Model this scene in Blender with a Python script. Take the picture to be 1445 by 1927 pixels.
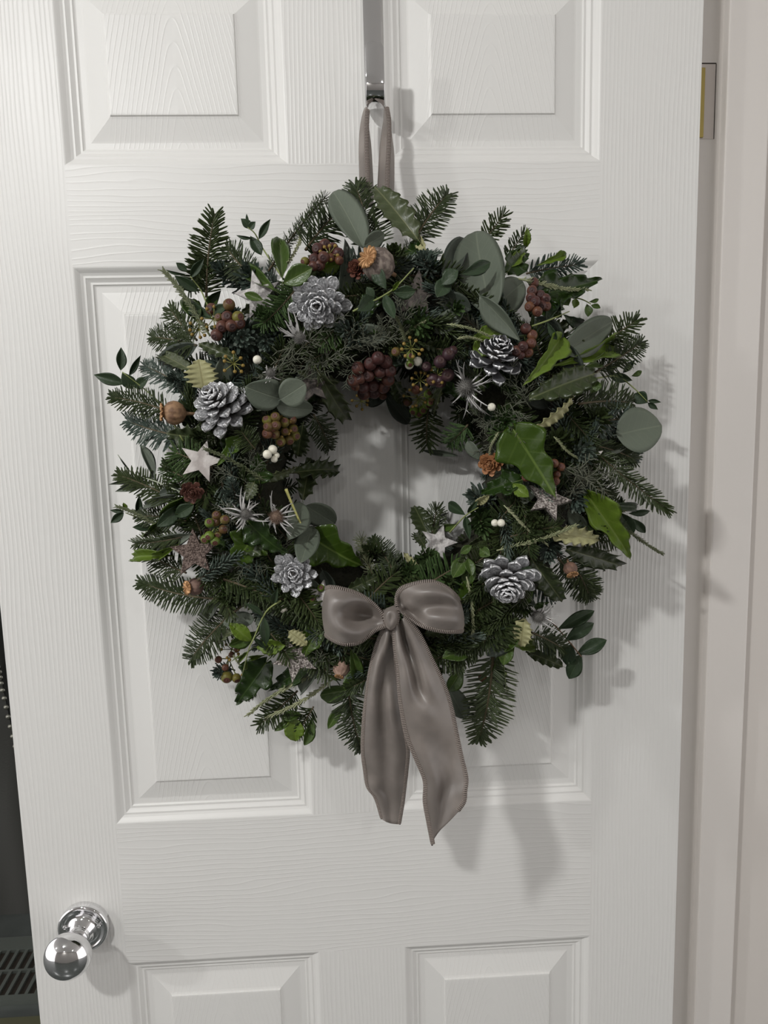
import bpy, math, random
import numpy as np
from mathutils import Matrix, Vector

# ---------------------------------------------------------------- camera, world, lights, exposure
SC = bpy.context.scene
for o in list(bpy.data.objects): bpy.data.objects.remove(o)
COL = SC.collection
Z0 = 0.98                                   # height of the lock rail's top edge above the floor
CAM = np.array([0.00748, -0.73339, 0.44010 + Z0])
YAW, PITCH, ROLL, FPX = -0.0435704, -0.1221923, 0.0248023, 1266.3
def _rot(y, p, r):
    cy, sy, cp, sp, cr, sr = math.cos(y), math.sin(y), math.cos(p), math.sin(p), math.cos(r), math.sin(r)
    return np.array([[cy,-sy,0],[sy,cy,0],[0,0,1]]) @ np.array([[1,0,0],[0,cp,-sp],[0,sp,cp]]) @ np.array([[cr,0,sr],[0,1,0],[-sr,0,cr]])
RC = _rot(YAW, PITCH, ROLL)
cam = bpy.data.objects.new('camera', bpy.data.cameras.new('camera')); COL.objects.link(cam)
cam.data.sensor_fit = 'HORIZONTAL'; cam.data.sensor_width = 36.0; cam.data.lens = 36.0 * FPX / 1445
cam.data.clip_start = 0.02
right, fwd, up = RC[:, 0], RC[:, 1], RC[:, 2]
M = Matrix(((right[0], up[0], -fwd[0], CAM[0]), (right[1], up[1], -fwd[1], CAM[1]), (right[2], up[2], -fwd[2], CAM[2]), (0, 0, 0, 1)))
cam.matrix_world = M
SC.camera = cam
SC.view_settings.view_transform = 'Standard'; SC.view_settings.look = 'None'
SC.view_settings.exposure = 0.13; SC.view_settings.gamma = 1.0; SC.view_settings.use_curve_mapping = False
W = bpy.data.worlds.new('world'); SC.world = W; W.use_nodes = True
W.node_tree.nodes['Background'].inputs[0].default_value = (1.0, 0.965, 0.955, 1)
W.node_tree.nodes['Background'].inputs[1].default_value = 1.18
CEIL = 2.38
DOWNLIGHTS = [(-0.84, -1.26, 19.5, 0.055), (-2.5, -1.42, 17.0, 0.055), (0.9, -2.4, 7.0, 0.055), (-0.84, -2.9, 9.0, 0.055)]
for k, (x, y, e, r) in enumerate(DOWNLIGHTS):
    l = bpy.data.lights.new('downlight', 'AREA'); l.shape = 'DISK'; l.size = 2 * r; l.energy = e; l.color = (1.0, 1.0, .985)
    lo = bpy.data.objects.new('downlight_lamp', l); lo.location = (x, y, CEIL - 0.012); COL.objects.link(lo)
    tgt = Vector((0.45, 0.0, 0.25)) if k < 2 else Vector((x, y, 0))
    lo.rotation_euler = (tgt - lo.location).to_track_quat('-Z', 'Y').to_euler()

def at(u, v, y):
    d = RC @ np.array([(u - 722.5) / FPX, 1, -(v - 963.5) / FPX])
    return CAM + (y - CAM[1]) / d[1] * d

# ---------------------------------------------------------------- mesh helpers
RND = random.Random(7)
class MB:
    def __init__(s): s.v = []; s.f = []; s.m = []; s.n = 0
    def add(s, v, f, mat=0, T=None):
        v = np.asarray(v, float)
        if T is not None:
            T = np.array(T); v = v @ T[:3, :3].T + T[:3, 3]
        s.v.append(v); n = s.n
        s.f += [tuple(i + n for i in q) for q in f]
        if isinstance(mat, int): s.m += [mat] * len(f)
        else: s.m += list(mat)
        s.n += len(v)
        return s
    def mesh(s, name, mats, smooth=True):
        me = bpy.data.meshes.new(name)
        me.from_pydata(np.concatenate(s.v).tolist(), [], s.f)
        for m in mats: me.materials.append(m)
        if len(mats) > 1: me.polygons.foreach_set('material_index', s.m)
        if smooth: me.polygons.foreach_set('use_smooth', [True] * len(s.f))
        me.update(); return me
def link(name, me, parent=None, T=None, kind=None, label=None):
    o = bpy.data.objects.new(name, me); COL.objects.link(o)
    if parent is not None: o.parent = parent
    if T is not None: o.matrix_basis = T
    if kind: o['kind'] = kind
    if label: o['label'] = label
    return o
def thing(o, label, cat, group=None):
    o['label'] = label; o['category'] = cat
    if group: o['group'] = group
    return o
def box(x0, x1, y0, y1, z0, z1):
    v = [(x, y, z) for x in (x0, x1) for y in (y0, y1) for z in (z0, z1)]
    return v, [(0,1,3,2),(4,6,7,5),(0,4,5,1),(2,3,7,6),(0,2,6,4),(1,5,7,3)]
def tube(pts, rad, n=6, cap=True):
    pts = np.asarray(pts, float); k = len(pts)
    rad = np.full(k, rad) if np.isscalar(rad) else np.asarray(rad, float)
    tan = np.gradient(pts, axis=0); tan /= np.linalg.norm(tan, axis=1)[:, None] + 1e-12
    a = np.array([0, 0, 1.]) if abs(tan[0][2]) < .9 else np.array([1., 0, 0])
    nrm = np.cross(tan[0], a); nrm /= np.linalg.norm(nrm)
    v = []
    for i in range(k):
        nrm = nrm - tan[i] * nrm.dot(tan[i]); nrm /= np.linalg.norm(nrm) + 1e-12
        b = np.cross(tan[i], nrm)
        for j in range(n):
            t = 2 * math.pi * j / n; v.append(pts[i] + rad[i] * (math.cos(t) * nrm + math.sin(t) * b))
    f = [(i*n+j, i*n+(j+1) % n, (i+1)*n+(j+1) % n, (i+1)*n+j) for i in range(k-1) for j in range(n)]
    if cap: f += [tuple(range(n))[::-1], tuple(range((k-1)*n, k*n))]
    return v, f
def lathe(prof, n=16, lobes=0, amp=0):
    """profile [(r, z)] about +Z"""
    v = []; k = len(prof)
    for r, z in prof:
        for j in range(n):
            t = 2 * math.pi * j / n; rr = r * (1 + amp * math.cos(lobes * t)) if lobes else r
            v.append((rr * math.cos(t), rr * math.sin(t), z))
    f = [(i*n+j, i*n+(j+1) % n, (i+1)*n+(j+1) % n, (i+1)*n+j) for i in range(k-1) for j in range(n)]
    f += [tuple(range(n))[::-1], tuple(range((k-1)*n, k*n))]
    return v, f
def catmull(P, m):
    """upsample along axis 0, m steps per span"""
    P = np.asarray(P, float); E = np.concatenate([[2*P[0]-P[1]], P, [2*P[-1]-P[-2]]]); out = []
    for i in range(len(P) - 1):
        a, b, c, d = E[i:i+4]
        for k in range(m):
            t = k / m
            out.append(.5 * (2*b + (c-a)*t + (2*a-5*b+4*c-d)*t*t + (3*b-a-3*c+d)*t**3))
    out.append(P[-1]); return np.array(out)
def grid_faces(nu, nv, flip=False):
    f = [(i*nv+j, (i+1)*nv+j, (i+1)*nv+j+1, i*nv+j+1) for i in range(nu-1) for j in range(nv-1)]
    return [q[::-1] for q in f] if flip else f
def frame(origin, X, N, sx=1, sy=1, sz=1, flip=False):
    """matrix with local x along X and local z as near N as can be"""
    X = Vector(X).normalized(); N = Vector(N); Z = (N - X * N.dot(X)).normalized(); Y = Z.cross(X)
    R = Matrix(((X.x*sx, Y.x*sy, Z.x*sz, origin[0]), (X.y*sx, Y.y*sy, Z.y*sz, origin[1]), (X.z*sx, Y.z*sy, Z.z*sz, origin[2]), (0, 0, 0, 1)))
    return R

# ---------------------------------------------------------------- materials
def srgb(r, g, b):
    return tuple(((c/255)/12.92 if c/255 < .04045 else ((c/255+.055)/1.055)**2.4) for c in (r, g, b)) + (1,)
class NT:
    def __init__(s, name):
        s.m = bpy.data.materials.new(name); s.m.use_nodes = True; s.t = s.m.node_tree
        s.b = s.t.nodes['Principled BSDF']
    def n(s, typ, **kw):
        x = s.t.nodes.new(typ)
        for k, v in kw.items(): setattr(x, k, v)
        return x
    def l(s, a, b): s.t.links.new(a, b)
    def math(s, op, a, b=None, c=None):
        x = s.n('ShaderNodeMath', operation=op)
        for i, q in enumerate((a, b, c)):
            if q is None: continue
            if isinstance(q, (int, float)): x.inputs[i].default_value = q
            else: s.l(q, x.inputs[i])
        return x.outputs[0]
    def mix(s, f, a, b):
        x = s.n('ShaderNodeMix', data_type='RGBA')
        for i, q in ((0, f), (6, a), (7, b)):
            if isinstance(q, (int, float, tuple)): x.inputs[i].default_value = q
            else: s.l(q, x.inputs[i])
        return x.outputs[2]
    def noise(s, scale, detail=3, vec=None):
        x = s.n('ShaderNodeTexNoise'); x.inputs['Scale'].default_value = scale; x.inputs['Detail'].default_value = detail
        if vec is None: vec = s.n('ShaderNodeTexCoord').outputs['Object']
        s.l(vec, x.inputs['Vector'])
        return x.outputs['Fac']
    def bump(s, h, dist, strength=1.0):
        x = s.n('ShaderNodeBump'); x.inputs['Distance'].default_value = dist; x.inputs['Strength'].default_value = strength
        s.l(h, x.inputs['Height']); s.l(x.outputs[0], s.b.inputs['Normal'])
    def set(s, **kw):
        for k, v in kw.items():
            k = k.replace('_', ' ')
            if isinstance(v, (int, float, tuple)): s.b.inputs[k].default_value = v
            else: s.l(v, s.b.inputs[k])
        return s
def simple(name, col, rough=.5, metal=0, **kw):
    t = NT(name); t.set(Base_Color=col, Roughness=rough, Metallic=metal, **kw); return t.m
def ramp(t, x, a, b):
    r = t.n('ShaderNodeMapRange', clamp=True); r.interpolation_type = 'SMOOTHSTEP'
    t.l(x, r.inputs[0]); r.inputs[1].default_value = a; r.inputs[2].default_value = b
    return r.outputs[0]

WHITE = srgb(225, 224, 221)
def paint_wood(name, mode, cx=0, cz=0, rect=None):
    """white painted moulded skin with pressed wood grain; mode v (vertical), h (horizontal), c (cathedral arcs about cx, cz)"""
    t = NT(name); tc = t.n('ShaderNodeTexCoord').outputs['Object']
    sp = t.n('ShaderNodeSeparateXYZ'); t.l(tc, sp.inputs[0]); x, y, z = sp.outputs
    mp = t.n('ShaderNodeMapping'); t.l(tc, mp.inputs[0])
    mp.inputs['Scale'].default_value = (14, 1, 2.2) if mode != 'h' else (3.0, 1, 16)
    wob = t.noise(1.0, 3, mp.outputs[0]); wob = t.math('SUBTRACT', wob, .5)
    fine = t.n('ShaderNodeMapping'); t.l(tc, fine.inputs[0]); fine.inputs['Scale'].default_value = (300, 60, 14) if mode != 'h' else (14, 60, 300)
    fn = t.noise(1.0, 2, fine.outputs[0])
    if mode == 'v': q = t.math('ADD', t.math('MULTIPLY', x, 215.0), t.math('MULTIPLY', wob, 5.5))
    elif mode == 'h': q = t.math('ADD', t.math('MULTIPLY', z, 165.0), t.math('MULTIPLY', wob, 7.5))
    else:
        dx = t.math('SUBTRACT', x, cx); dz = t.math('SUBTRACT', z, cz)
        ax = t.math('SQRT', t.math('ADD', t.math('MULTIPLY', dx, dx), .00012))
        q = t.math('ADD', t.math('MULTIPLY', ax, 210.0), t.math('MULTIPLY', dz, 46.0))
        q = t.math('ADD', q, t.math('MULTIPLY', wob, 5.0))
    w = t.math('FRACT', q)
    ridge = t.math('POWER', t.math('ABSOLUTE', t.math('SUBTRACT', t.math('MULTIPLY', w, 2.0), 1.0)), 2.2 if mode == 'v' else 6.0)
    h = t.math('ADD', ridge, t.math('MULTIPLY', fn, .45))
    amp = ramp(t, t.noise(5.0, 2, tc), .25, .65); h = t.math('MULTIPLY', h, t.math('ADD', .35, t.math('MULTIPLY', amp, .65)))
    if rect:
        ex = t.math('MINIMUM', t.math('SUBTRACT', x, rect[0]), t.math('SUBTRACT', rect[1], x)); ez = t.math('MINIMUM', t.math('SUBTRACT', z, rect[2]), t.math('SUBTRACT', rect[3], z))
        keep = t.math('MULTIPLY', ramp(t, ex, .040, .050), ramp(t, ez, .019, .0192)); h = t.math('MULTIPLY', h, keep)
    t.bump(h, .00040 if mode == 'v' else .00045, .62 if mode == 'v' else .5)
    t.set(Base_Color=WHITE, Roughness=.40); t.b.inputs['Specular IOR Level'].default_value = .32
    return t.m
m_stile = paint_wood('painted_grain_vertical', 'v')
m_rail = paint_wood('painted_grain_horizontal', 'h')
def plain_paint(name, col, rough=.38):
    t = NT(name); t.bump(t.noise(90, 3), .0006, .25); t.set(Base_Color=col, Roughness=rough); return t.m
m_frame = plain_paint('painted_frame', srgb(222, 217, 212))
m_chrome = simple('chrome', (.82, .82, .83, 1), .04, 1)
m_brass = simple('brass_worn', srgb(176, 158, 96), .38, .85)
m_dark = simple('dark_gap', srgb(52, 45, 38), .8)

# ---------------------------------------------------------------- structure: floor, ceiling, walls
fl = NT('floor_dark_gloss'); fl.set(Base_Color=fl.mix(fl.noise(9, 4), srgb(58, 62, 60), srgb(92, 96, 94)), Roughness=.25)
o = link('floor', MB().add(*box(-3.2, 2.6, -3.2, 2.4, -.1, 0)).mesh('floor', [fl.m], False)); o['kind'] = 'structure'
m_ceil = plain_paint('ceiling_paint', srgb(225, 223, 220), .8)
mb = MB().add(*box(-3.2, 2.6, -3.2, 2.4, CEIL, CEIL + .1))
ceiling = link('ceiling', mb.mesh('ceiling', [m_ceil], False)); ceiling['kind'] = 'structure'
m_rim = simple('downlight_rim_white', srgb(215, 215, 212), .4)
for x, y, e, r in DOWNLIGHTS:
    v, f = lathe([(r + .004, 0), (r + .022, 0), (r + .022, -.006), (r + .006, -.009), (r + .004, 0)], 28)
    f = f[:-2]
    link('downlight_rim', MB().add(v, f).mesh('downlight_rim', [m_rim]), ceiling, Matrix.Translation((x, y, CEIL)))
m_back = plain_paint('wall_back_paint', srgb(150, 146, 142), .8)
o = link('wall_back', MB().add(*box(-3.2, 2.6, -3.3, -3.2, 0, CEIL)).mesh('wall_back', [m_back], False)); o['kind'] = 'structure'
m_room = plain_paint('far_wall_blue_grey', srgb(74, 82, 90), .8)
o = link('wall_far', MB().add(*box(-3.2, 2.6, 2.3, 2.4, 0, CEIL)).mesh('wall_far', [m_room], False)); o['kind'] = 'structure'

# ---------------------------------------------------------------- the door
A_, M_, HW = .2755, .0508, .381
z1, z2, z3, z4 = .7134 + Z0, .6141 + Z0, Z0, -.1739 + Z0
ZT, ZB, PT, PB = 1.985, .008, 1.885, .235
T_D = .035
door = bpy.data.objects.new('door_1', None); COL.objects.link(door); door['kind'] = 'structure'
for s in (-1, 1):
    x0, x1 = (-HW, -A_) if s < 0 else (A_, HW)
    mb = MB(); v, f = box(x0, x1, 0, T_D, ZB, ZT); mb.add(v, f)
    so = link('stile', mb.mesh('stile', [m_stile], False), door)
for lo, hi in ((ZB, PB), (z4, z3), (z2, z1), (PT, ZT)):
    link('rail', MB().add(*box(-A_, A_, 0, T_D, lo, hi)).mesh('rail', [m_rail], False), door)
for lo, hi in ((PB, z4), (z3, z2), (z1, PT)):
    link('mullion', MB().add(*box(-M_, M_, 0, T_D, lo, hi)).mesh('mullion', [m_stile], False), door)
PROF = [(0, 0), (.0012, .0003), (.0028, .0014), (.0055, .0038), (.0078, .0050), (.0084, .0051), (.0102, .0050), (.0108, .0056), (.0128, .0070),
        (.0142, .0078), (.0150, .0078), (.0165, .0077), (.0170, .0085), (.0180, .0093), (.0192, .0095), (.0245, .0095), (.0262, .0092), (.0455, .0042), (.0475, .0034), (.0485, .0018), (.0500, .0016)]
def door_panel(x0, x1, lo, hi, mat):
    n = len(PROF); v = []; f = []
    for k, (o_, d) in enumerate(PROF):
        v += [(x0+o_, d, lo+o_), (x1-o_, d, lo+o_), (x1-o_, d, hi-o_), (x0+o_, d, hi-o_)]
    for k in range(n-1):
        for j in range(4):
            f.append((4*k+j, 4*k+(j+1) % 4, 4*k+4+(j+1) % 4, 4*k+4+j))
    f.append((4*n-4, 4*n-3, 4*n-2, 4*n-1))
    b = 4*n; v += [(x0, T_D-.008, lo), (x1, T_D-.008, lo), (x1, T_D-.008, hi), (x0, T_D-.008, hi)]
    for j in range(4): f.append((j, b+j, b+(j+1) % 4, (j+1) % 4))
    f.append((b+3, b+2, b+1, b))
    link('panel', MB().add(v, f).mesh('panel', [mat], False), door)
for s in (-1, 1):
    x0, x1 = (-A_, -M_) if s < 0 else (M_, A_)
    for lo, hi, cz in ((PB, z4, .7), (z3, z2, 1.2), (z1, PT, 1.9)):
        door_panel(x0, x1, lo, hi, paint_wood('painted_grain_panel', 'c', (x0+x1)/2 + RND.uniform(-.01, .01), cz, (x0, x1, lo, hi)))
# door knob, rose and screws
KX, KZ = [float(c) for c in at(156, 1748, -.008)[[0, 2]]]
Rk = Matrix.Translation((KX, 0, KZ)) @ Matrix.Rotation(math.pi/2, 4, 'X')      # local +z points to the room
rose = [(.0285, 0), (.0285, .0085), (.0275, .0098), (.024, .0105), (.0235, .0098), (.018, .0098), (.0165, .0105), (.0135, .013), (.0118, .018), (.0112, .0185)]
neck = [(.0112, .0185), (.0095, .0195), (.0093, .023), (.0118, .0235), (.0118, .0255), (.0098, .0262), (.0098, .028), (.0125, .0295), (.0135, .032)]
knob = link('door_knob', MB().add(*lathe(rose, 48)).mesh('rose', [m_chrome]), door, Rk, label='round polished chrome door knob')
link('knob_neck', MB().add(*lathe(neck, 40)).mesh('neck', [m_chrome]), knob)
ball = [(.0125, .0315)] + [(.0252 * math.sin(a), .0485 - .0185 * math.cos(a)) for a in np.linspace(.5, math.pi - .02, 22)]
link('knob_ball', MB().add(*lathe(ball, 56)).mesh('ball', [m_chrome]), knob)
for a in (-.1, math.pi - .5, 1.5*math.pi - .3):
    link('screw', MB().add(*lathe([(.0026, 0), (.0026, .001), (.0018, .0018), (.0009, .0012), (.0004, .0008)], 12)).mesh('screw', [m_chrome]), knob,
         Matrix.Translation((.0195*math.cos(a+.3), .0195*math.sin(a+.3), .0098)))

# ---------------------------------------------------------------- door frame on the right
JY = .045
fr = link('trim_1', MB().add(*box(HW - .004, .427, JY, JY + .03, 0, 2.1)).mesh('jamb_rebate', [m_frame], False)); fr['kind'] = 'structure'
v, f = box(.427, .4755, JY - .0125, JY + .03, 0, 2.1)
stop = link('door_stop', MB().add(v, f).mesh('door_stop', [m_frame], False), fr)
bv = stop.modifiers.new('bevel', 'BEVEL'); bv.width = .0022; bv.segments = 3
o = link('wall_right', MB().add(*box(.4755, 2.6, JY + .002, JY + .12, 0, CEIL)).mesh('wall_right', [plain_paint('wall_paint_cream', srgb(216, 210, 204), .5)], False)); o['kind'] = 'structure'
hz0, hz1 = float(at(1317, 262, JY)[2]), float(at(1317, 121, JY)[2])
rec = link('hinge_recess', MB().add(*box(.386, .4195, JY - .0006, JY + .001, hz0, hz1)).mesh('hinge_recess', [plain_paint('filled_recess', srgb(205, 196, 190))], False), fr)
link('recess_edge', MB().add(*box(.4195, .4203, JY - .0008, JY + .001, hz0, hz1)).add(*box(.386, .42, JY - .0008, JY + .001, hz1, hz1 + .0012)).mesh('recess_edge', [m_dark], False), fr)
hg = link('hinge', MB().add(*box(.383, .4075, JY - .0022, JY - .0004, hz0 + .001, hz1 - .004)).mesh('hinge_leaf', [m_brass], False), fr, label='worn brass hinge leaf')
bv = hg.modifiers.new('bevel', 'BEVEL'); bv.width = .0022; bv.segments = 3
v, f = tube([(.383, JY - .002, hz0 + .001), (.383, JY - .002, hz1 - .004)], .0045, 14)
link('hinge_knuckle', MB().add(v, f).mesh('hinge_knuckle', [m_brass]), hg)
for k in (.12, .5, .86):
    link('hinge_screw', MB().add(*lathe([(.0036, 0), (.0034, .0006), (.001, .0003)], 12)).mesh('hinge_screw', [simple('dull_screw', srgb(110, 98, 70), .5, .7)]), hg,
         Matrix.Translation((.3985, JY - .0022, hz0 + (hz1-hz0)*k)) @ Matrix.Rotation(math.pi/2, 4, 'X'))

# ---------------------------------------------------------------- room beyond the door, at left
m_leather = NT('dark_leather'); m_leather.bump(m_leather.noise(160, 4), .002, .3); m_leather.set(Base_Color=srgb(40, 41, 35), Roughness=.55)
m_leather = m_leather.m
m_stud = simple('stud_metal', srgb(150, 150, 140), .35, .9)
chair = bpy.data.objects.new('armchair', None); COL.objects.link(chair)
CY = 1.18
chair.location = (-1.35, CY + .25, 0)
thing(chair, 'dark leather armchair with metal studs, seen past the door edge at left', 'armchair')
CI = Matrix.Translation(-chair.location)
cpx = [(-260, 1190), (-60, 1195), (-8, 1235), (6, 1290), (26, 1380), (52, 1480), (74, 1570), (86, 1650), (72, 1725), (30, 1755), (-10, 1768), (-120, 1775), (-260, 1770)]
out = catmull(np.array([at(u, v_, CY) for u, v_ in cpx]), 5)
nn = len(out); cen = out.mean(0)
v = []; rings = [(.975, 0.0), (.992, .006), (1.0, .02), (1.0, .42), (.96, .47)]
for s, dy in rings: v += [tuple(cen + (p - cen) * s + np.array([0, dy, 0])) for p in out]
f = [(i*nn+j, i*nn+(j+1) % nn, (i+1)*nn+(j+1) % nn, (i+1)*nn+j) for i in range(len(rings)-1) for j in range(nn)]
f += [tuple(range(nn)), tuple(range((len(rings)-1)*nn, len(rings)*nn))[::-1]]
link('upholstery', MB().add(v, f).mesh('upholstery', [m_leather]), chair, CI)
v, f = lathe([(.008, 0), (.0075, .003), (.004, .006), (.001, .0068)], 10)
stud = MB().add(v, f).mesh('stud', [m_stud])
for i in range(4, 58, 1):
    p = cen + (out[i] - cen) * .965
    if i < 48: link('stud', stud, chair, CI @ Matrix.Translation((p[0], CY - .001, p[2])) @ Matrix.Rotation(math.pi/2, 4, 'X'))
m_leg = simple('chair_leg_wood', srgb(40, 34, 28), .4)
for lx, ly in ((-1.0, CY+.06), (-1.55, CY+.06), (-1.0, CY+.4), (-1.55, CY+.4)):
    zt = float(cen[2]) - .25
    link('leg', MB().add(*tube([(lx, ly, 0), (lx, ly, max(.12, zt))], [.016, .024], 10)).mesh('leg', [m_leg]), chair, CI)
# floor grille and threshold strips
m_gr = simple('grille_metal', srgb(122, 128, 122), .4, .6)
g = bpy.data.objects.new('floor_grille', None); COL.objects.link(g); g.location = (-1.05, .93, 0)
thing(g, 'slotted grey metal grille on the dark floor behind the door', 'grille')
GI = Matrix.Translation(-g.location)
gy0, gy1, gm = .865, 1.02, .945
link('grille_frame', MB().add(*box(-1.5, -.7, gy0-.02, gy0, .0, .012)).add(*box(-1.5, -.7, gy1, gy1+.05, .0, .012)).mesh('grille_frame', [m_gr], False), g, GI)
link('grille_pan', MB().add(*box(-1.5, -.7, gy0, gy1, .0, .003)).mesh('grille_pan', [m_dark], False), g, GI)
for i in range(33):
    x = -1.49 + i * .0245
    v, f = box(0, .0085, 0, .001, .003, .011)
    v = [(x + px + .012 + (.0 if py == 0 else -.004), gm + .002 if py == 0 else gy1, pz) for px, py, pz in v]
    link('grille_bar', MB().add(v, f).mesh('grille_bar', [m_gr], False), g, GI)
    v, f = box(0, .0085, 0, .001, .003, .011)
    v = [(x + px + (.004 if py == 0 else 0), gy0 if py == 0 else gm + .004, pz) for px, py, pz in v]
    link('grille_bar', MB().add(v, f).mesh('grille_bar', [m_gr], False), g, GI)
link('grille_rib', MB().add(*box(-1.5, -.7, gm, gm+.006, .003, .0112)).mesh('grille_rib', [m_gr], False), g, GI)
m_rug = simple('threshold_olive', srgb(80, 80, 58), .6)
o = link('trim_2', MB().add(*box(-1.6, -.5, .775, .80, 0, .008)).mesh('threshold', [m_rug], False)); o['kind'] = 'structure'
for k, (ya, yb, hh, c) in enumerate([(.655, .672, .010, (150, 152, 150)), (.60, .615, .008, (96, 96, 92)), (.535, .565, .012, (170, 170, 166))]):
    o = link('trim_%d' % (3 + k), MB().add(*box(-1.6, -.42, ya, yb, 0, hh)).mesh('threshold_strip', [simple('strip_%d' % k, srgb(*c), .2, .8)], False)); o['kind'] = 'structure'

# ---------------------------------------------------------------- chrome over-door hanger
hang = bpy.data.objects.new('door_hanger', None); COL.objects.link(hang)
HXc = float(at(705, 140, -.03)[0]); zb = float(at(706, 203, -.018)[2]); ztip = float(at(706, 79, -.036)[2])
hang.location = (HXc, 0, ZT)
thing(hang, 'chrome strap hook over the top of the white door, holding the wreath ribbon', 'hook')
HI = Matrix.Translation(-hang.location)
rr = .0165
path = [(T_D + .003, ZT - .05), (T_D + .003, ZT + .002), (0, ZT + .0025), (-.0025, ZT + .001), (-.0028, ZT - .01), (-.0028, zb + rr + .02), (-.0028, zb + rr)]
path += [(-.0028 - rr + rr*math.cos(a), zb + rr - rr*math.sin(a)) for a in np.linspace(.15, math.pi - .1, 14)]
path += [(-.0028 - 2*rr, zb + rr + .008), (-.0028 - 2*rr - .0006, ztip - .006), (-.0028 - 2*rr - .0008, ztip - .003), (-.0028 - 2*rr - .0008, ztip)]
P = np.array(path); tn = np.gradient(P, axis=0); tn /= np.linalg.norm(tn, axis=1)[:, None]; nm = np.stack([-tn[:, 1], tn[:, 0]], 1)
hw = np.full(len(P), .0091); hw[-1] = .0062; hw[-2] = .0083
v = []
for i, (p, n_) in enumerate(zip(P, nm)):
    for sx, sn in ((-1, -.0008), (1, -.0008), (1, .0008), (-1, .0008)):
        q = p + n_ * sn; v.append((HXc + sx * hw[i], q[0], q[1]))
k = len(P)
f = [(4*i+j, 4*i+(j+1) % 4, 4*i+4+(j+1) % 4, 4*i+4+j) for i in range(k-1) for j in range(4)] + [(3, 2, 1, 0), (4*k-4, 4*k-3, 4*k-2, 4*k-1)]
so = link('strap', MB().add(v, f).mesh('strap', [m_chrome], True), hang, HI)
bv = so.modifiers.new('bevel', 'BEVEL'); bv.width = .0005; bv.segments = 2; bv.limit_method = 'ANGLE'
# ================================================================ the wreath
WC = at(728, 890, -.06)                      # centre of the ring
def ring_depth(x, z):
    rho = math.hypot(x - WC[0], z - WC[2]); q = (rho - .155) / .078
    lo = .036 if q < 0 else .036 + .018 * min(1, max(0, q))
    amp = .082 - .020 * max(0, -(z - WC[2]) / max(rho, .05))
    return lo + (amp + .010) * math.sqrt(max(0, 1 - q*q)) * (1 if q < 0 else .86)
def S(u, v, off=0.0):
    """the point seen at pixel (u, v) that stands off metres proud of the ring's own surface"""
    d = .06
    for _ in range(6):
        p = at(u, v, -d); d = .5*d + .5*max(.008, ring_depth(p[0], p[2]) + off)
    return at(u, v, -d)
def px(p): return (p[1] - CAM[1]) / FPX * 1.03      # metres per pixel near p
def view(p):
    n = CAM - np.asarray(p); return n / np.linalg.norm(n)

wreath = bpy.data.objects.new('wreath', None); COL.objects.link(wreath)
wreath.location = (WC[0], 0, WC[2])
thing(wreath, 'round evergreen wreath with silver cones and a taupe ribbon bow, hung on the white door', 'wreath')
WI = Matrix.Translation(-wreath.location)
def wl(name, me, T=None, **kw): return link(name, me, wreath, WI @ T if T is not None else WI, **kw)

def pl(r, g, b, k=.42):
    c = srgb(r, g, b); return (c[0]*k, c[1]*k*.97, c[2]*k*.88, 1)
# ---- materials of the greenery
def needle_mat(name, a, b, pale, rough=.5):
    t = NT(name); oi = t.n('ShaderNodeObjectInfo').outputs['Random']; tc = t.n('ShaderNodeTexCoord').outputs['Object']
    c = t.mix(oi, a, b); c = t.mix(ramp(t, t.noise(260, 2, tc), .5, .75), c, pale)
    t.set(Base_Color=c, Roughness=rough); t.b.inputs['Specular IOR Level'].default_value = .22; return t.m
m_fir = needle_mat('fir_needles', pl(64, 80, 50), pl(86, 102, 64), pl(112, 128, 92), .42)
m_firb = needle_mat('blue_fir_needles', pl(92, 112, 106), pl(120, 138, 130), pl(184, 198, 192), .5)
m_firg = needle_mat('bright_fir_needles', pl(84, 116, 68), pl(96, 124, 78), pl(124, 150, 104), .45)
m_twig = simple('twig_bark', srgb(84, 74, 54), .8)
m_juni = needle_mat('silver_juniper', pl(122, 130, 116), pl(140, 146, 132), pl(168, 172, 158), .6)
m_heath = needle_mat('frosted_heather', pl(150, 160, 124, .8), pl(176, 182, 150, .8), pl(212, 212, 190, .8), .6)
m_heathd = needle_mat('green_heather', pl(96, 106, 80, .8), pl(110, 118, 92, .8), pl(150, 154, 130, .8), .6)
def leaf_mat(name, a, b, vein, veinamt, nside, rough=.4, bumpy=.5, spec=.30):
    t = NT(name); tc = t.n('ShaderNodeTexCoord').outputs['Object']; oi = t.n('ShaderNodeObjectInfo').outputs['Random']
    sp = t.n('ShaderNodeSeparateXYZ'); t.l(tc, sp.inputs[0]); x, y, z = sp.outputs
    ay = t.math('ABSOLUTE', y)
    mid = t.math('SUBTRACT', 1.0, ramp(t, ay, .006, .03))
    q = t.math('FRACT', t.math('MULTIPLY', t.math('SUBTRACT', x, t.math('MULTIPLY', ay, .55)), float(nside)))
    sv = t.math('SUBTRACT', 1.0, ramp(t, t.math('ABSOLUTE', t.math('SUBTRACT', q, .5)), .02, .12))
    v = t.math('MAXIMUM', mid, t.math('MULTIPLY', sv, .22))
    c = t.mix(t.math('ADD', t.math('MULTIPLY', oi, .6), t.math('MULTIPLY', t.noise(3.0, 3, tc), .5)), a, b)
    c = t.mix(t.math('MULTIPLY', v, veinamt), c, vein)
    t.set(Base_Color=c, Roughness=rough); t.b.inputs['Specular IOR Level'].default_value = spec
    t.bump(t.math('ADD', t.math('MULTIPLY', v, -.6), t.math('MULTIPLY', t.noise(9.0, 3, tc), 1.2)), .0006, bumpy); return t.m
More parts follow.
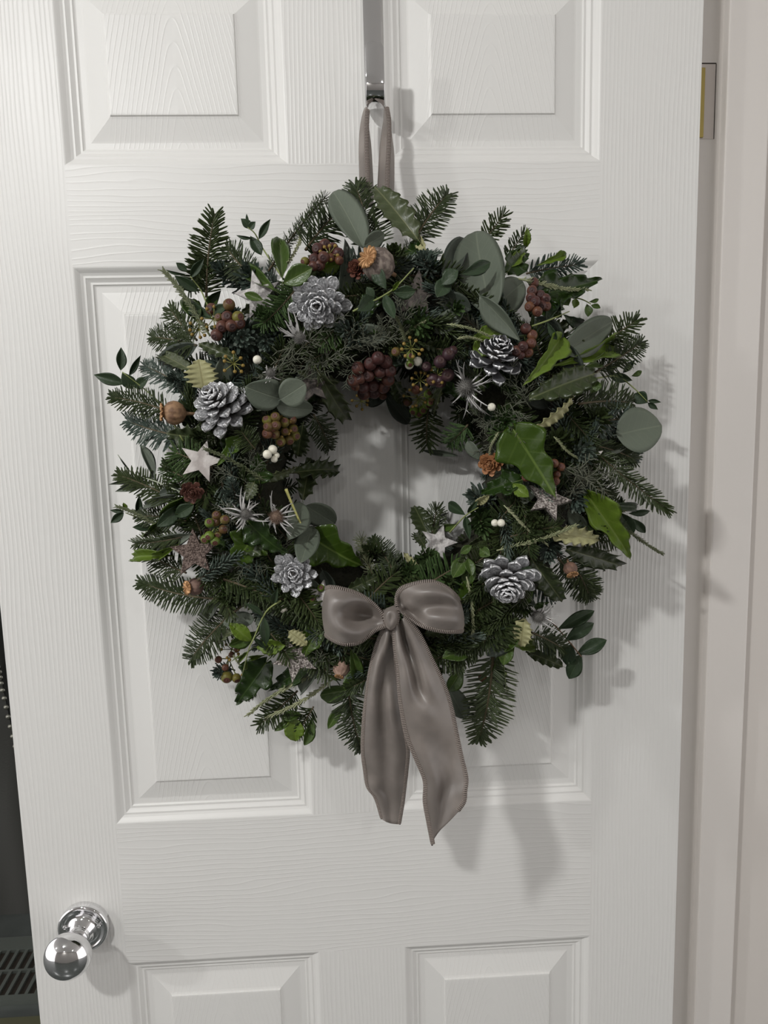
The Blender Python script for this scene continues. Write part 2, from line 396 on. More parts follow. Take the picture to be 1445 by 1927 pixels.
L_EUC = (leaf_mat('eucalyptus_face', pl(128, 142, 130), pl(142, 154, 142), pl(168, 180, 164), .5, 7, .55), leaf_mat('eucalyptus_back', pl(124, 142, 132), pl(134, 150, 140), pl(170, 180, 168), .4, 7, .6))
L_EUD = (leaf_mat('dusky_eucalyptus_face', pl(84, 96, 88), pl(96, 108, 100), pl(130, 138, 128), .5, 7, .5), L_EUC[1])
L_SML = (leaf_mat('small_eucalyptus_face', pl(66, 90, 66), pl(80, 102, 76), pl(110, 134, 98), .5, 6, .42), leaf_mat('small_eucalyptus_back', pl(90, 112, 90), pl(98, 118, 96), pl(130, 146, 120), .4, 6, .5))
L_LAU = (leaf_mat('privet_leaf_face', pl(88, 118, 56), pl(102, 132, 66), pl(164, 186, 120), .6, 6, .3), leaf_mat('privet_leaf_back', pl(130, 150, 96), pl(138, 158, 104), pl(176, 190, 140), .5, 6, .45))
L_LIM = (leaf_mat('lime_leaf_face', pl(124, 158, 52), pl(136, 168, 64), pl(180, 200, 110), .4, 5, .4), leaf_mat('lime_leaf_back', pl(130, 160, 60), pl(142, 170, 74), pl(180, 200, 120), .4, 5, .45))
L_HOL = (leaf_mat('holly_face', pl(70, 86, 56), pl(84, 98, 66), pl(140, 150, 110), .7, 6, .28), leaf_mat('holly_back', pl(124, 134, 92), pl(134, 142, 102), pl(170, 176, 130), .6, 6, .45))
L_HOO = (leaf_mat('olive_holly_face', pl(98, 112, 80), pl(108, 120, 88), pl(160, 166, 128), .7, 6, .35), L_HOL[1])
L_PAL = (leaf_mat('pale_holly_underside', pl(170, 170, 130, .8), pl(178, 178, 140, .8), pl(150, 146, 106, .8), .7, 6, .45), leaf_mat('pale_holly_back', pl(150, 152, 110, .8), pl(156, 158, 120, .8), pl(190, 190, 150, .8), .5, 6, .45))
L_IVY = (leaf_mat('ivy_face', pl(74, 104, 34), pl(88, 118, 42), pl(150, 180, 96), .55, 5, .25), leaf_mat('ivy_back', pl(120, 150, 60), pl(130, 158, 72), pl(176, 196, 124), .5, 5, .4))
L_IVD = (leaf_mat('dark_ivy_face', pl(50, 78, 32), pl(60, 86, 38), pl(100, 130, 70), .45, 5, .26), L_IVY[1])

# ---- leaves: unit length along x, widest = 1 (scaled to the leaf's width), rims closed, two sides
def leaf_mesh(name, shape, mats, seed, bend=.12, cup=.18, wave=0.0, nu=17, nv=9):
    if shape in ('ivy', 'holly'): nu, nv = 37, 11
    r = random.Random(seed); V = []
    spn = r.choice((5, 6, 7)); ph = r.random() * 6; tw = r.uniform(-.25, .25)
    def hw(t):
        if shape == 'oval': return .5 * math.sin(math.pi * t**.85)**.62
        if shape == 'narrow': return .5 * math.sin(math.pi * t**.85)**1.05
        if shape == 'privet': return .5 * math.sin(math.pi * t**1.15)**.85
        if shape == 'holly':
            b = .40 * math.sin(math.pi * min(1, t*.97 + .02)**.9)**.6
            s = abs(((t * spn + .25) % 1) - .5) * 2
            return b * (.72 + .42 * s**1.8) if .04 < t < .97 else b * .6
        if shape == 'ivy':
            b = .30 * (1 - t)**.6 * math.sqrt(min(1, t*9))
            b += .22 * math.exp(-((t-.27)/.13)**2) + .10 * math.exp(-((t-.60)/.11)**2)
            return b * min(1, (1-t)*9)
    for i in range(nu):
        t = i / (nu - 1); t_ = min(max(t, .004), .999); w = max(hw(t_), .004)
        for j in range(nv):
            s = -1 + 2 * j / (nv - 1)
            x = t + (-.05 * abs(s) * (1 - t) * 2 if shape == 'ivy' else 0)
            sd = 1 + .05 * math.sin(5*t + ph) * (1 if s > 0 else -1)
            y = s * w * sd
            z = bend * (.25 - (t-.5)**2) * 1.0 - bend*.9*max(0, t-.6)**1.5 + cup * w * abs(s)**1.3 + wave * math.sin(spn * 2 * math.pi * t + (ph if s > 0 else ph+2)) * abs(s)**2 * .5 + tw * s * w * (t - .3)
            V.append((x, y, z))
    V = np.array(V); lo = V.copy(); lo[:, 2] -= .007
    k = nu * nv; F = grid_faces(nu, nv, True); mi = [0] * len(F); G = [tuple(q + k for q in f[::-1]) for f in F]; mi += [1] * len(G)
    rim = [i*nv for i in range(nu)] + [(nu-1)*nv + j for j in range(1, nv)] + [i*nv + nv-1 for i in range(nu-2, -1, -1)] + [j for j in range(nv-2, 0, -1)]
    H = [(rim[i], rim[(i+1) % len(rim)], rim[(i+1) % len(rim)] + k, rim[i] + k) for i in range(len(rim))]; mi += [1] * len(H)
    mb = MB(); mb.add(np.concatenate([V, lo]), F + G + H, mi)
    v, f = tube([(-.10, 0, -.02), (0, 0, -.003), (.25, 0, bend*.18 - .004)], [.009, .011, .006], 5); mb.add(v, f, 1)
    me = mb.mesh(name, list(mats)); return me
SHAPES = {'euc': ('oval', L_EUC, .10, .16, 0), 'eud': ('oval', L_EUD, .10, .2, 0), 'sml': ('narrow', L_SML, .10, .25, 0), 'eun': ('narrow', L_EUC, .16, .25, 0),
          'lau': ('privet', L_LAU, .14, .3, .02), 'lim': ('privet', L_LIM, .2, .35, .08), 'limivy': ('ivy', L_LIM, .25, .35, .03), 'hol': ('holly', L_HOL, .12, .2, .10), 'hoo': ('holly', L_HOO, .10, .15, .08),
          'pal': ('holly', L_PAL, .12, .2, .10), 'ivy': ('ivy', L_IVY, .20, .25, .03), 'ivd': ('ivy', L_IVD, .2, .25, .08), 'smd': ('privet', L_SML, .12, .2, .03)}
NAMES = {'euc': 'eucalyptus_leaf', 'eud': 'eucalyptus_leaf', 'sml': 'leaf', 'eun': 'eucalyptus_leaf', 'lau': 'privet_leaf', 'lim': 'ivy_leaf', 'limivy': 'ivy_leaf', 'hol': 'holly_leaf', 'hoo': 'holly_leaf', 'pal': 'holly_leaf', 'ivy': 'ivy_leaf', 'ivd': 'ivy_leaf', 'smd': 'eucalyptus_leaf'}
LEAVES = {}
def leaf_data(kind):
    if kind not in LEAVES:
        sh, mt, b, c, w = SHAPES[kind]
        LEAVES[kind] = [leaf_mesh(kind + '_leaf', sh, mt, 11*k + len(kind), b * q, c, w) for k, q in enumerate((1, -.6, 1.6))]
    return RND.choice(LEAVES[kind])
def leaf_T(bx, by, tx, ty, w, o0, o1, roll=0):
    P0, P1 = S(bx, by, o0), S(tx, ty, o1); X = P1 - P0; L = np.linalg.norm(X)
    N = Vector(view(P0)); N = Matrix.Rotation(math.radians(roll), 3, Vector(X).normalized()) @ N
    wm = w * px((P0 + P1) / 2)
    return frame(P0, X, N, L, wm / max(.35, math.cos(math.radians(roll))), L)
def leaf(kind, bx, by, tx, ty, w, o0=.006, o1=.014, roll=0, **kw):
    return wl(NAMES[kind], leaf_data(kind), leaf_T(bx, by, tx, ty, w, o0, o1, roll), **kw)
def sprig(name, stem, leaves, o=.012, r=.0009, mat=None):
    """stem: pixel polyline; leaves: (kind, bx, by, tx, ty, w, roll)"""
    pts = [S(u, v, o + .004*i) for i, (u, v) in enumerate(stem)]
    pts = catmull(pts, 4) if len(pts) > 2 else np.array(pts)
    b = wl(name, MB().add(*tube(pts, np.linspace(r, r*.55, len(pts)), 5)).mesh('stem', [mat or m_stem]))
    for q in leaves:
        kd, bx, by, tx, ty, w = q[:6]; roll = q[6] if len(q) > 6 else RND.uniform(-25, 25)
        T = leaf_T(bx, by, tx, ty, w, o + .004, o + RND.uniform(0, .012), roll)
        link('leaf', leaf_data(kd), b, T)
    return b
m_stem = simple('green_stem', srgb(130, 140, 84), .6)

# ---- fir sprigs
def needle(mb, base, d, up_, L, w, th, curve=.15):
    d = d / np.linalg.norm(d); s = np.cross(d, up_); s /= np.linalg.norm(s) + 1e-9; n = np.cross(s, d)
    p1 = base + d*L*.55 + n*curve*L*.35; p2 = base + d*L*.9 + n*curve*L*.9; tip = base + d*L + n*curve*L*1.02
    v = [base - s*w*.3, base + s*w*.3, base + n*th*.5, p1 - s*w*.5, p1 + s*w*.5, p1 + n*th, p2 - s*w*.42, p2 + s*w*.42, p2 + n*th*.8, tip]
    mb.add(v, [(0,1,4,3), (1,2,5,4), (2,0,3,5), (3,4,7,6), (4,5,8,7), (5,3,6,8), (6,7,9), (7,8,9), (8,6,9)])
def fir_data(kind, L, seed):
    r = random.Random(seed); mb = MB(); st = MB()
    bend = r.uniform(-.12, .12); k = 12; xs = np.linspace(0, L, k)
    path = np.stack([xs, bend * xs**2 / L, .10 * np.sin(xs/L*2.2) * L * .5], 1)
    st.add(*tube(path, np.linspace(.0013, .0005, k), 5))
    def P(t): return np.array([np.interp(t*L, xs, path[:, c]) for c in range(3)])
    if kind == 'flat':
        n = int(L / .0021)
        for i in range(n):
            t = .06 + .94 * i / n
            for sd in (-1, 1):
                for lay in (0, 1):
                    if lay and r.random() < .3: continue
                    a = math.radians(r.uniform(62, 80) - 42 * max(0, t-.72)/.28 - 12*lay)
                    el = r.uniform(-.12, .2) + lay * .55
                    d = np.array([math.cos(a), sd * math.sin(a) * math.cos(el), math.sin(a) * math.sin(el)])
                    ln = r.uniform(.0165, .020) * (1 - .42 * max(0, t-.6)/.4) * (1 - .3*lay) * (.75 + .25*min(1, t*5))
                    needle(mb, P(t), d, np.array([0, 0, 1.]), ln, .0017, .0007, r.uniform(.0, .2))
    elif kind == 'brush':
        n = int(L / .00042)
        for i in range(n):
            t = .04 + .96 * i / n; ang = i * 2.39996
            a = math.radians(r.uniform(48, 64) - 30 * max(0, t-.6)/.4)
            d = np.array([math.cos(a), math.sin(a) * math.cos(ang), math.sin(a) * math.sin(ang)])
            upv = np.array([1, 0, 0.]) if True else 0
            ln = r.uniform(.011, .014) * (1 - .25 * max(0, t-.6)/.4)
            s_ = np.array([0, math.cos(ang), math.sin(ang)])
            needle(mb, P(t), d, s_, ln, .0016, .0008, -r.uniform(.1, .3))
    else:   # soft: thin feathery needles
        n = int(L / .0004)
        for i in range(n):
            t = .04 + .96 * i / n; ang = i * 2.39996
            a = math.radians(r.uniform(38, 58))
            d = np.array([math.cos(a), math.sin(a) * math.cos(ang), math.sin(a) * math.sin(ang)])
            needle(mb, P(t), d, np.array([0, -math.sin(ang), math.cos(ang)]), r.uniform(.008, .012), .0009, .0005, .1)
    return st.mesh('twig', [m_twig]), mb
FIRS = {}
def fir_pick(kind, L, mat):
    Lc = min((.035, .055, .08, .11), key=lambda q: abs(q - L)); key = (kind, Lc, mat.name, RND.randrange(3))
    if key not in FIRS:
        base = (kind, Lc, key[3])
        if base not in FIRS: FIRS[base] = fir_data(kind, Lc, hash(key[3] * 31 + int(Lc*1000)) + len(kind))
        st, mb = FIRS[base]; FIRS[key] = (st, mb.mesh('needles', [mat], False), Lc)
    return FIRS[key]
def fir_place(P0, P1, N, kind, mat, wscale=1.0):
    X = np.asarray(P1) - np.asarray(P0); L = float(np.linalg.norm(X)); st, nd, Lc = fir_pick(kind, L, mat); s = L / Lc
    T = frame(P0, X, N, s, min(1.25, max(.8, s)) * wscale, min(1.25, max(.8, s)))
    b = wl('fir_sprig', st, T); link('needles', nd, b, kind='stuff'); return b
def fir(bx, by, tx, ty, kind='flat', mat=None, o0=.0, o1=.0, ws=1.0, roll=0):
    P0, P1 = S(bx, by, o0), S(tx, ty, o1); X = Vector(P1 - P0).normalized()
    N = Matrix.Rotation(math.radians(roll), 3, X) @ Vector(view(P0))
    return fir_place(P0, P1, N, kind, mat or m_fir, ws)
def burst(u, v, mat, r_px=28, tilt=(0, 0), off=.012):
    """a fir tip pointing into the room"""
    P1 = S(u, v, off); n = view(P1); d = n + tilt[0] * right + tilt[1] * up; d /= np.linalg.norm(d)
    s = r_px * px(P1) / .0105
    P0 = P1 - d * .03 * s
    st, nd, Lc = fir_pick('brush', .035, mat); T = frame(P0, d, up, .03 * s / Lc, s, s)
    b = wl('fir_sprig', st, T); link('needles', nd, b, kind='stuff')

# ---- ring base under the foliage
def ring_base():
    v = []; nu_, nv_ = 120, 20; r = random.Random(3)
    for i in range(nu_):
        a = 2*math.pi*i/nu_
        for j in range(nv_):
            b = 2*math.pi*j/nv_; q = 1 + r.uniform(-.10, .10)
            rad = .150 + .046 * q * math.cos(b); y = -.046 - .040 * q * math.sin(b)
            v.append((WC[0] + rad*math.cos(a), y, WC[2] + rad*math.sin(a)))
    f = [(i*nv_+j, ((i+1) % nu_)*nv_+j, ((i+1) % nu_)*nv_+(j+1) % nv_, i*nv_+(j+1) % nv_) for i in range(nu_) for j in range(nv_)]
    t = NT('moss_and_twig'); t.set(Base_Color=t.mix(t.noise(70, 4), srgb(26, 30, 20), srgb(52, 50, 34)), Roughness=.95); t.bump(t.noise(240, 4), .004, 1)
    wl('wreath_base', MB().add(v, f).mesh('wreath_base', [t.m]))
ring_base()
# foliage that fills the ring, behind everything placed by eye
FR = random.Random(21)
def polar(a, rho, d): return np.array([WC[0] + rho*math.cos(a), -d, WC[2] + rho*math.sin(a)])
NFILL = 235
for i in range(NFILL):
    a = 2*math.pi * (i + FR.random()) / NFILL; lay = i % 5
    if lay == 0:   rho0, dr, sw = FR.uniform(.160, .178), FR.uniform(.032, .056), FR.uniform(-.22, .12)     # outward
    elif lay == 1: rho0, dr, sw = FR.uniform(.118, .132), FR.uniform(-.030, -.014), FR.uniform(-.45, .3)     # inward
    else:          rho0, dr, sw = FR.uniform(.11, .190), FR.uniform(-.006, .030), FR.choice((-1, -1, 1)) * FR.uniform(.22, .42)
    d0 = ring_depth(WC[0] + rho0, WC[2]) - FR.uniform(.010, .022) if lay > 1 else FR.uniform(.03, .055)
    rho1 = max(.090, rho0 + dr); d1 = ring_depth(WC[0] + rho1, WC[2]) - FR.uniform(-.004, .010) if lay > 1 else FR.uniform(.03, .05)
    P0, P1 = polar(a, rho0, d0), polar(a + sw, rho1, max(.022, d1))
    N = view(P0) + np.array([FR.uniform(-.5, .5), 0, FR.uniform(-.5, .5)])
    kind, mat = FR.choice([('flat', m_fir)] * 6 + [('brush', m_firb)] * 2 + [('brush', m_fir)] * 2 + [('soft', m_juni)] + [('flat', m_firb)])
    fir_place(P0, P1, N, kind, mat, FR.uniform(.8, 1.05))
for i in range(96):
    a = FR.uniform(0, 2*math.pi); rho = FR.uniform(.10, .205); P0 = polar(a, rho, ring_depth(WC[0]+rho, WC[2]) - FR.uniform(.006, .014))
    b = a + FR.uniform(-2.4, 2.4); L = FR.uniform(.022, .034); P1 = P0 + L * np.array([math.cos(b), -FR.uniform(-.1, .5), math.sin(b)])
    if math.hypot(P1[0]-WC[0], P1[2]-WC[2]) < .088: continue
    kd = FR.choice(('eud', 'smd', 'ivd', 'hol', 'euc', 'ivd', 'hol', 'lau'))
    wl(NAMES[kd], leaf_data(kd), frame(P0, P1 - P0, view(P0) + np.array([FR.uniform(-.5, .5), 0, FR.uniform(-.5, .5)]), L, L * FR.uniform(.45, .62), L))

# ---- fir tips placed by eye: base -> tip
for q in [(1105,835,1192,852,'flat',None,0,.01,.9), (1110,800,1185,778,'flat',m_firb,0,.02,.9), (1090,1000,1168,1012,'flat'), (1090,950,1160,940,'flat',None,0,0,.9), (1000,1190,1060,1215,'flat',None,0,0,.8), (480,1290,455,1310,'flat',None,0,0,.8), (388,560,388,402,'flat',None,0,0,1.15), (475,520,425,478,'flat'), (505,510,598,368,'soft',m_fir), (575,470,628,395,'flat'), (702,470,680,352,'flat',None,.0,.0,1.15), (778,455,828,362,'flat',None,0,0,1.1),
          (905,460,948,405,'flat',None,0,0,.7), (952,490,985,436,'flat',None,0,0,.6), (990,515,1088,490,'flat',m_firb,.0,.0,.8), (1110,670,1190,596,'flat'), (1120,700,1207,652,'flat'), (1120,850,1247,965,'flat',None,.0,.05,.6),
          (1050,1050,1108,1118,'flat',None,0,0,1.0), (928,1225,920,1388,'flat',None,0,.0,1.45), (868,1130,850,1258,'flat',None,.008,.008,1.1), (655,1290,665,1405,'flat'), (560,1300,492,1368,'flat',None,0,0,.9),
          (455,1140,350,1222,'flat',None,0,0,1.3), (420,1128,268,1120,'flat',None,.005,0,1.1), (350,1078,284,1052,'flat',None,0,0,.8), (345,1010,262,1030,'flat',None,0,0,.7), (345,950,235,886,'flat',None,0,.01,.8),
          (350,980,268,962,'flat',None,0,0,.8), (350,822,245,806,'flat',m_firb,0,0,.9), (320,775,220,738,'flat',None,.005,.01,.85), (350,730,280,686,'flat',m_firb,0,0,.8), (370,650,292,628,'flat'), (370,640,318,592,'flat',None,0,0,.8),
          (806,770,797,838,'flat',None,.0,-.01,.9), (745,1085,712,1014,'flat',None,0,-.01,1.0), (700,1080,672,1020,'soft',m_heathd,0,-.01), (812,1010,822,958,'flat',None,-.01,-.02,.6), (590,780,625,835,'flat',None,-.01,-.02,.9),
          (1150,800,1195,860,'flat',m_firb,0,0,.9), (1090,760,1180,745,'flat',m_fir,.006,.006,1.0), (1080,900,1150,925,'flat'), (1000,800,930,815,'flat',m_firg,.004,.004,.9), (880,800,850,835,'flat',m_firg,0,0,.9),
          (400,880,330,850,'flat',m_firg,.01,.008,1.0), (350,900,310,880,'flat',m_firg,0,0,.8), (480,845,450,812,'flat',m_fir,.012,.014,.9), (420,1090,520,1120,'flat',m_fir,.008,.008,1.2), (600,1105,560,1150,'flat',m_fir,.008,.01,1.1),
          (560,540,500,620,'flat',m_firg,.006,.008,1.1), (690,1130,740,1075,'flat',m_fir,.006,.006,1.0), (790,1110,860,1060,'flat',m_firg,.004,.006,1.0), (960,1010,1050,985,'flat',m_fir,.01,.012,.9), (905,1215,960,1160,'flat',m_fir,.004,.006,1.0),
          (390,480,350,540,'flat',m_fir,0,.0,.8), (640,610,600,650,'flat',m_firg,.004,.006,.9), (930,1300,890,1345,'flat',m_fir,0,0,.8), (1090,1080,1112,1120,'flat',m_fir,0,0,.8), (590,1330,560,1380,'flat',m_fir,0,0,.8)]:
    fir(*q)
for q in [(455,640,m_firb,42), (438,600,m_firb,24), (445,940,m_firb,34,(-.3,.2)), (806,492,m_firb,30,(-.1,.5)), (655,625,m_firb,34,(-.6,.2)), (792,618,m_firg,36,(0,-.1)), (862,588,m_firg,32,(.2,.1)),
          (893,938,m_firb,32,(-.5,.1)), (915,1000,m_firg,32,(.2,-.5)), (1005,985,m_fir,30), (1098,858,m_firb,38,(.3,-.1)), (1085,952,m_firb,34,(.3,-.6)), (1035,1048,m_firb,30,(.1,-.6)), (810,1050,m_firg,26,(.2,.2)),
          (470,520,m_firb,34,(-.2,.3)), (420,510,m_firb,28,(-.5,.4)), (500,600,m_firg,34,(-.2,.5)), (640,1225,m_firb,22,(0,-.3)), (410,1270,m_firb,20,(-.4,-.2)), (500,650,m_firb,30,(-.3,-.3)),
          (330,720,m_firb,26,(-.4,0)), (1130,790,m_fir,34,(.3,.2)), (1060,830,m_fir,34,(.1,.3)), (960,800,m_firg,36,(.2,-.1)), (700,1040,m_fir,26,(-.3,.3)), (850,1100,m_fir,26), (430,1130,m_fir,34,(-.3,-.2)), (780,1080,m_firg,28,(.2,.1)),
          (380,830,m_fir,28,(-.3,0)), (1130,1000,m_fir,28,(.5,0)), (990,1150,m_fir,26,(.2,-.4)), (560,1120,m_fir,30,(0,-.4)), (745,480,m_fir,30,(0,.4)), (600,480,m_fir,26,(-.3,.5))]:
    burst(*q)
# the long ribbed blue fir branch at lower left
fir(372,1092,445,1040,'brush',m_firb,.016,.018,1.15); fir(445,935,430,905,'brush',m_firb,.01,.014,1.1)

# ---- silver juniper and heather twigs
def juniper_mesh(seed):
    r = random.Random(seed); mb = MB()
    def grow(p, d, L, rad, lev):
        k = 4; pts = [p]
        for i in range(k):
            d = d + np.array([r.uniform(-.16, .16), r.uniform(-.2, .2), r.uniform(-.12, .12)]); d = d / np.linalg.norm(d); pts.append(pts[-1] + d*L/k)
        mb.add(*tube(pts, np.linspace(rad, rad*.6, k+1), 4))
        if lev == 0: return
        for i in range(1, k+1):
            for s in ((-1, 1) if lev > 1 or r.random() < .6 else (r.choice((-1, 1)),)):
                a = r.uniform(.5, .95) * s; c, q = math.cos(a), math.sin(a)
                dd = np.array([d[0]*c - d[1]*q, d[0]*q + d[1]*c, d[2] + r.uniform(-.35, .35)])
                grow(pts[i], dd, L * r.uniform(.3, .5), rad*.85, lev-1)
    grow(np.zeros(3), np.array([1., 0, 0]), .85, .016, 2)
    return mb.mesh('juniper', [m_juni])
JUN = [juniper_mesh(k) for k in range(4)]
def juniper(bx, by, tx, ty, o0=.008, o1=.016):
    P0, P1 = S(bx, by, o0), S(tx, ty, o1); L = np.linalg.norm(P1-P0)
    wl('juniper_sprig', RND.choice(JUN), frame(P0, P1-P0, view(P0) + np.array([RND.uniform(-.4, .4), 0, RND.uniform(-.4, .4)]), L, L, L))
for q in [(530,690,600,650), (560,640,500,700), (600,690,680,640), (650,660,735,650), (700,640,760,600), (560,720,640,690), (690,670,640,700), (520,700,470,720), (720,650,790,590), (570,650,640,610),
          (960,770,1010,730), (940,790,900,800), (960,760,980,830), (1000,770,960,700), (920,800,890,760), (970,790,900,840), (1000,790,930,770), (1040,870,1120,930), (1060,880,1140,900), (460,930,500,850), (450,900,390,880),
          (480,920,420,960), (500,900,470,860), (500,1040,560,1020), (520,1070,450,1050), (510,1110,550,1040), (580,1250,620,1220), (500,980,440,950), (1090,900,1060,950), (640,1290,610,1220), (960,620,930,600), (620,680,560,690)]:
    juniper(*q)
def heather_mesh(seed, mat, n=120, open_=.5):
    r = random.Random(seed); mb = MB(); k = 9; xs = np.linspace(0, 1, k)
    path = np.stack([xs, .05*np.sin(xs*3 + r.random()*3), .04*np.sin(xs*4)], 1)
    mb.add(*tube(path, np.linspace(.011, .006, k), 5))
    for i in range(n):
        t = .05 + .95*i/n; ang = i*2.4; p = np.array([np.interp(t, xs, path[:, c]) for c in range(3)])
        a = r.uniform(open_*.6, open_*1.2) * (1 - .4*t); d = np.array([math.cos(a), math.sin(a)*math.cos(ang), math.sin(a)*math.sin(ang)])
        needle(mb, p, d, np.array([0, -math.sin(ang), math.cos(ang)]), r.uniform(.05, .085), .016, .009, -.2)
    return mb.mesh('heather', [mat])
HEA = {m_heath: [heather_mesh(k, m_heath) for k in range(2)], m_heathd: [heather_mesh(5+k, m_heathd, 150, .75) for k in range(2)]}
def heather(bx, by, tx, ty, mat=None, o0=.014, o1=.02):
    P0, P1 = S(bx, by, o0), S(tx, ty, o1); L = np.linalg.norm(P1-P0)
    wl('heather_sprig', RND.choice(HEA[mat or m_heath]), frame(P0, P1-P0, view(P0), L, .085*1.0 if L > .085 else max(L, .05), .085 if L > .085 else max(L, .05)))
for q in [(400,628,300,513,m_heathd), (1150,985,1249,1037,m_heathd,0,.01), (840,612,930,636), (975,530,1108,538), (946,953,1030,1020), (936,1040,1078,984), (1040,824,1088,858), (875,1085,890,1212), (935,812,925,856), (562,434,545,490),
          (600,1255,470,1350,m_heath,.0,.004), (625,1275,500,1352,m_heath,.0,.004), (310,990,216,958,m_heathd,.0,.01), (470,1262,440,1235), (500,900,385,850,m_heathd), (770,640,740,600,m_heathd), (800,600,760,640,m_heath,.01,.014), (860,640,905,640)]:
    heather(*q)

